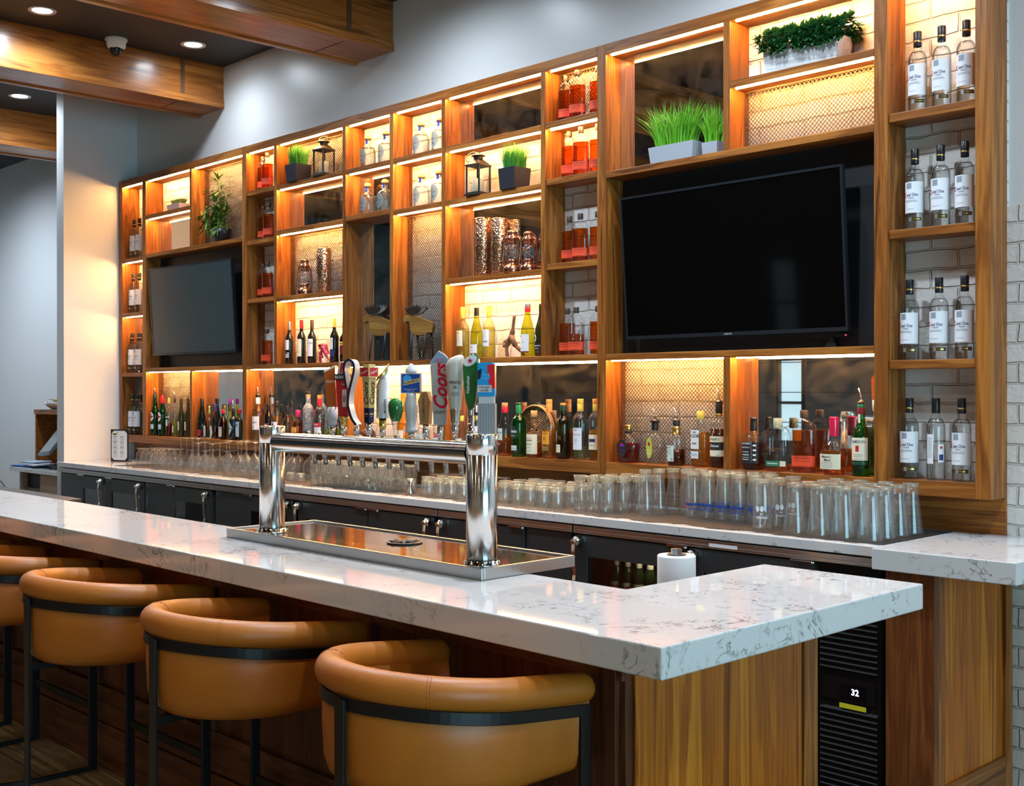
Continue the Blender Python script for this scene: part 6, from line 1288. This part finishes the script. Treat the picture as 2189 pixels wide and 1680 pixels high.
moose('wooden moose figure before the plain mirror bay, left one of the two', xat(812, 4.55), 4.55, 1.08); moose('wooden moose figure before the wire mesh, right one of the two', xat(898, 4.54), 4.54, 1.0)
t = thing('driftwood_figure', 'twisted brown driftwood figure between the white wine bottles', 'ornament', (xat(1094, 4.55), 4.55, ZM+.0008), 0)
b = MB(); b.tube(smooth([(-.035, 0, .004), (-.04, 0, .06), (-.02, .005, .10), (.0, 0, .125), (.012, 0, .17), (.022, 0, .235)]), [.010]*5+[.016]*4+[.015]*6+[.009]*6, 9); b.tube(smooth([(0, 0, .12), (.02, -.01, .09), (.035, 0, .06), (.062, .01, .035), (.085, .01, .012)]), [.016]*8+[.011]*5+[.008]*4, 9); b.tube(smooth([(-.02, 0, .10), (-.055, .0, .085), (-.05, -.01, .06)]), .010, 8)
b.build('driftwood', wood('driftwood', 'z', (.05, .022, .012), (.16, .075, .035), (.30, .16, .09), cross=30, along=4), t)
t = thing('ribbon_figure', 'crumpled crimson ribbon ornament between two red wine bottles', 'ornament', (xat(691, 4.54), 4.54, ZM+.0008), 0)
SAT = plain('satin_crimson', (.42, .012, .055), .3); b = MB()
b.tube(smooth([(-.03, 0, .004), (-.035, 0, .04), (-.02, 0, .08), (-.01, 0, .10)]), .009, 8); b.tube(smooth([(-.01, 0, .10), (.02, 0, .06), (.05, 0, .035), (.075, 0, .02), (.085, 0, .005)]), .008, 8); b.build('twisted_body', SAT, t)
for q, p_ in enumerate(([(-.03, .09), (-.04, .115), (-.02, .125), (0, .11)], [(-.01, .12), (.02, .118), (.035, .08), (.055, .055)], [(-.015, .09), (-.03, .06), (-.015, .03)])):
    b = MB(); pts = smooth(p_); vs = []
    for i, (x, z) in enumerate(pts): vs += [(x, -.012+.004*math.sin(i), z), (x+.004, .012, z+.004)]
    b.add(vs, [(2*i, 2*i+1, 2*i+3, 2*i+2) for i in range(len(pts)-1)], 0, True); o = b.build('ribbon_loop', SAT, t); so = o.modifiers.new('s', 'SOLIDIFY'); so.thickness = .0016
WIC = plain('wicker', (.24, .135, .055), .6)
def tray(label, px, y, lean):
    t = thing('wicker_tray', label, 'tray', (xat(px, y), y, ZB+.0008), 0, 'round wicker trays'); R0 = .135; b = MB()
    for i in range(11): r = R0*(.10+.082*i); b.tube([(r*math.cos(a*PI/20), .004*math.sin(a*7), R0+.012+r*math.sin(a*PI/20)) for a in range(40)], .0034, 5, closed=True)
    for i in range(20): a = i*PI/10; b.tube([(.01*math.cos(a), 0, R0+.012+.01*math.sin(a)), (R0*math.cos(a), 0, R0+.012+R0*math.sin(a))], .0022, 4)
    b.xf(Matrix.Rotation(lean, 4, 'X')); b.build('woven_disc', WIC, t); b = MB()
    for dy in (-.016, -.008, 0): b.tube([(R0*math.cos(a*PI/24), dy, R0+.012+R0*math.sin(a*PI/24)) for a in range(48)], .0058, 7, closed=True)
    b.xf(Matrix.Rotation(lean, 4, 'X')); b.build('rolled_rim', WIC, t)
tray('round woven wicker tray leaning on the mirror behind the whisky bottles', 1146, 4.592, R_(-.8)); 

# ================================================================== COUNTER ODDS AND ENDS, TILL CORNER
t = thing('menu_stand', 'black-framed drinks menu standing at the left end of the back counter', 'menu', (-9.08, 4.33, 1.0706), R_(22))
w, h = .092, .262
b = MB(); b.cbox((0, .004, h/2), (2*w, .006, h)); b.cbox((0, .03, .003), (2*w*.9, .055, .005)); b.build('frame', BLKP, t, bevel=.002)
c = .022; MB().prism([(-w+.012+c, .012), (w-.012-c, .012), (w-.012, .012+c), (w-.012, h-.012-c), (w-.012-c, h-.012), (-w+.012+c, h-.012), (-w+.012, h-.012-c), (-w+.012, .012+c)], lambda a, b_, d: (a, d, b_), -.0004, .0008).build('menu_sheet', plain('menu_paper', (.62, .67, .72), .6), t)
b = MB()
for col in (-1, 1):
    for i in range(24):
        z = h-.062-i*.0072; L = random.uniform(.030, .05) if i % 6 else .036
        b.add([(col*.036-.027, -.0008, z), (col*.036-.027+L, -.0008, z), (col*.036-.027+L, -.0008, z+(.0026 if i % 6 else .0038)), (col*.036-.027, -.0008, z+(.0026 if i % 6 else .0038))], [(0,1,2,3)], 0 if i % 6 else 1)
b.add([(-.066, -.0008, h-.046), (-.03, -.0008, h-.046), (-.03, -.0008, h-.034), (-.066, -.0008, h-.034)], [(0,1,2,3)], 1); b.add([(-.02+.012*math.cos(i*PI/5), -.0009, h-.034+.012*math.sin(i*PI/5)) for i in range(10)], [tuple(range(10))], 2)
b.build('print', [plain('print_text', (.30, .33, .36), .6), INK, plain('print_gold', (.6, .42, .10), .5)], t)
t = thing('till_counter', 'low white-topped till counter with light wood drawer at the far left', 'counter', (-10.6, 4.6, 0))
xl = xat(22, 4.34)
MB().box(xl, -9.57, 4.33, 4.995, .885, .925).build('counter_top', QZ, t, world=True, bevel=.003)
b = MB(); b.box(xl+.12, xl+.16, 4.38, 4.99, .001, .8845); b.box(-9.62, -9.58, 4.38, 4.99, .001, .8845); b.box(xl+.16, -9.62, 4.96, 4.99, .001, .8845); b.box(xl+.16, -9.62, 4.38, 4.96, .001, .05); b.box(xl+.16, xl+.62, 4.42, 4.96, .70, .715); b.build('carcass', WO, t, world=True)
MB().box(xl+.165, xl+.60, 4.44, 4.955, .06, .878).build('hollow_shade', plain('hollow_shade_tone', (.012, .014, .015), .6), t, world=True)  # solid dark block standing in for the shade inside the open shelf
for z0, z1 in ((.66, .875), (.40, .65), (.10, .39)): d = MB().box(xl+.62, -9.63, 4.372, 4.40, z0, z1).build('drawer', WO, t, world=True, bevel=.002); MB().box(xl+1.05, xl+1.25, 4.366, 4.3718, z1-.012, z1-.006).build('drawer_pull', BLKP, d, world=True)
MB().box(xl+.165, xl+.615, 4.41, 4.439, .72, .735).build('inner_shelf', plain('shelf_grey', (.10, .13, .13), .5), t, world=True)
xh = xat(103, 4.75)
t = thing('till_hutch', 'open wooden hutch behind the till screen at the far left', 'hutch', (xh+.4, 4.8, .9256))
b = MB(); b.box(xh, xh+.03, 4.62, 4.99, .9258, 1.42); b.box(xh+1.0, xh+1.03, 4.62, 4.99, .9258, 1.42); b.box(xh+.03, xh+1.0, 4.96, 4.99, .9258, 1.42); b.box(xh-.005, xh+1.035, 4.61, 4.99, 1.4202, 1.465); b.build('hutch_box', WH, t, world=True, bevel=.002)
t = thing('till_screen', 'tilted grey touch-screen till below the candy bowl', 'till', (xat(114, 4.5), 4.52, .9258), R_(-12))
MB().cbox((.1, .05, .02), (.26, .2, .04)).taper((.1, .06, .04), (.1, .06), (.1, .03, .19), (.07, .05)).build('stand', BLKP, t)
m_ = Matrix.Translation((.05, -.02, .25)) @ Matrix.Rotation(R_(-38), 4, 'X') @ Matrix.Rotation(R_(-6), 4, 'Y')
MB().cbox((0, 0, 0), (.40, .03, .30)).xf(m_).build('casing', plain('till_grey', (.05, .06, .07), .35), t, bevel=.004); MB().cbox((0, -.0158, .004), (.36, .001, .26)).xf(m_).build('screen', plain('till_glass', (.16, .18, .19), .2), t)
t = thing('candy_bowl', 'white bowl of wrapped sweets on top of the wooden hutch', 'bowl', (xat(122, 4.78), 4.78, 1.4655))
MB().lathe([(.05, 0), (.055, .004), (.10, .035), (.125, .075), (.121, .075), (.095, .038), (.04, .012), (0, .012)], 32, close=False).build('bowl', plain('bowl_white', (.65, .65, .64), .3), t)
for i in range(12):
    a = i*2.4; r = .03+.085*((i*7 % 12)/12)
    o = MB().lathe([(0, -.014), (.018, -.010), (.021, 0), (.018, .010), (0, .014)], 10).add([(-.04, 0, -.012), (-.018, 0, 0), (-.04, 0, .012)], [(0,1,2)]).add([(.04, 0, -.012), (.018, 0, 0), (.04, 0, .012)], [(2,1,0)])
    s = o.build('wrapped_sweet', plain(('sweet_purple', 'sweet_gold', 'sweet_white', 'sweet_brown')[i % 4], ((.14, .03, .32), (.55, .36, .08), (.6, .6, .62), (.15, .06, .03))[i % 4], .3), loc=(t.location.x+r*math.cos(a), t.location.y+r*math.sin(a), 1.4655+.078+.012*(i % 2)), rz=a)
    tag(s, f'{("purple", "gold", "white", "brown")[i % 4]} wrapped sweet in the white bowl', 'sweet', f'{("purple", "gold", "white", "brown")[i % 4]} wrapped sweets')
for i, (px, w_, rz, m, lb) in enumerate(((62, .34, .1, plain('folder_blue', (.03, .14, .42), .4), 'blue plastic folder lying on the till counter'), (80, .26, -.05, WHITE, 'loose white papers on the till counter, over the blue folder'), (70, .2, .2, plain('paper_blue', (.42, .52, .64), .6), 'pale blue sheets on the till counter beside the screen'))):
    x = xat(px, 4.45); b = MB()
    for k in range(3): o = len(b.v); b.cbox((0, 0, .003+k*.005), (w_, .20, .003)); b.xf(Matrix.Rotation(.08*k, 4, 'Z'), o)
    tag(b.build('folder' if i == 0 else 'paper_sheets', m, loc=(x, 4.46+.01*i, .9258+(0, .019, .038)[i]), rz=rz), lb, 'folder' if i == 0 else 'papers')
tag(MB().tube(smooth([(xat(0, 4.3), 4.3, .78), (xat(10, 4.3), 4.3, .73), (xat(22, 4.3), 4.28, .66), (xat(40, 4.3), 4.3, .55), (xat(46, 4.3), 4.32, .012)]), .006, 6).build('power_cable', BLKP), 'black cable sagging down at the left edge of the photo', 'cable')

# ================================================================== WORLD, EXPOSURE
wd = bpy.data.worlds.new('world'); sc.world = wd; wd.use_nodes = True; bg = wd.node_tree.nodes['Background']; bg.inputs[0].default_value = (.75, .85, 1, 1); bg.inputs[1].default_value = .05
vs = sc.view_settings; vs.view_transform = 'Standard'; vs.look = 'None'; vs.gamma = 1; vs.use_curve_mapping = False; vs.exposure = EXPO
cy = sc.cycles; cy.use_denoising = True; cy.max_bounces = 14; cy.diffuse_bounces = 3; cy.glossy_bounces = 5; cy.transmission_bounces = 10; cy.transparent_max_bounces = 48
cy.sample_clamp_indirect = 4; cy.sample_clamp_direct = 0; cy.caustics_reflective = False; cy.caustics_refractive = False; cy.use_adaptive_sampling = True; cy.adaptive_threshold = .02; cy.use_light_tree = True
try: cy.denoiser = 'OPENIMAGEDENOISE'
except Exception: pass
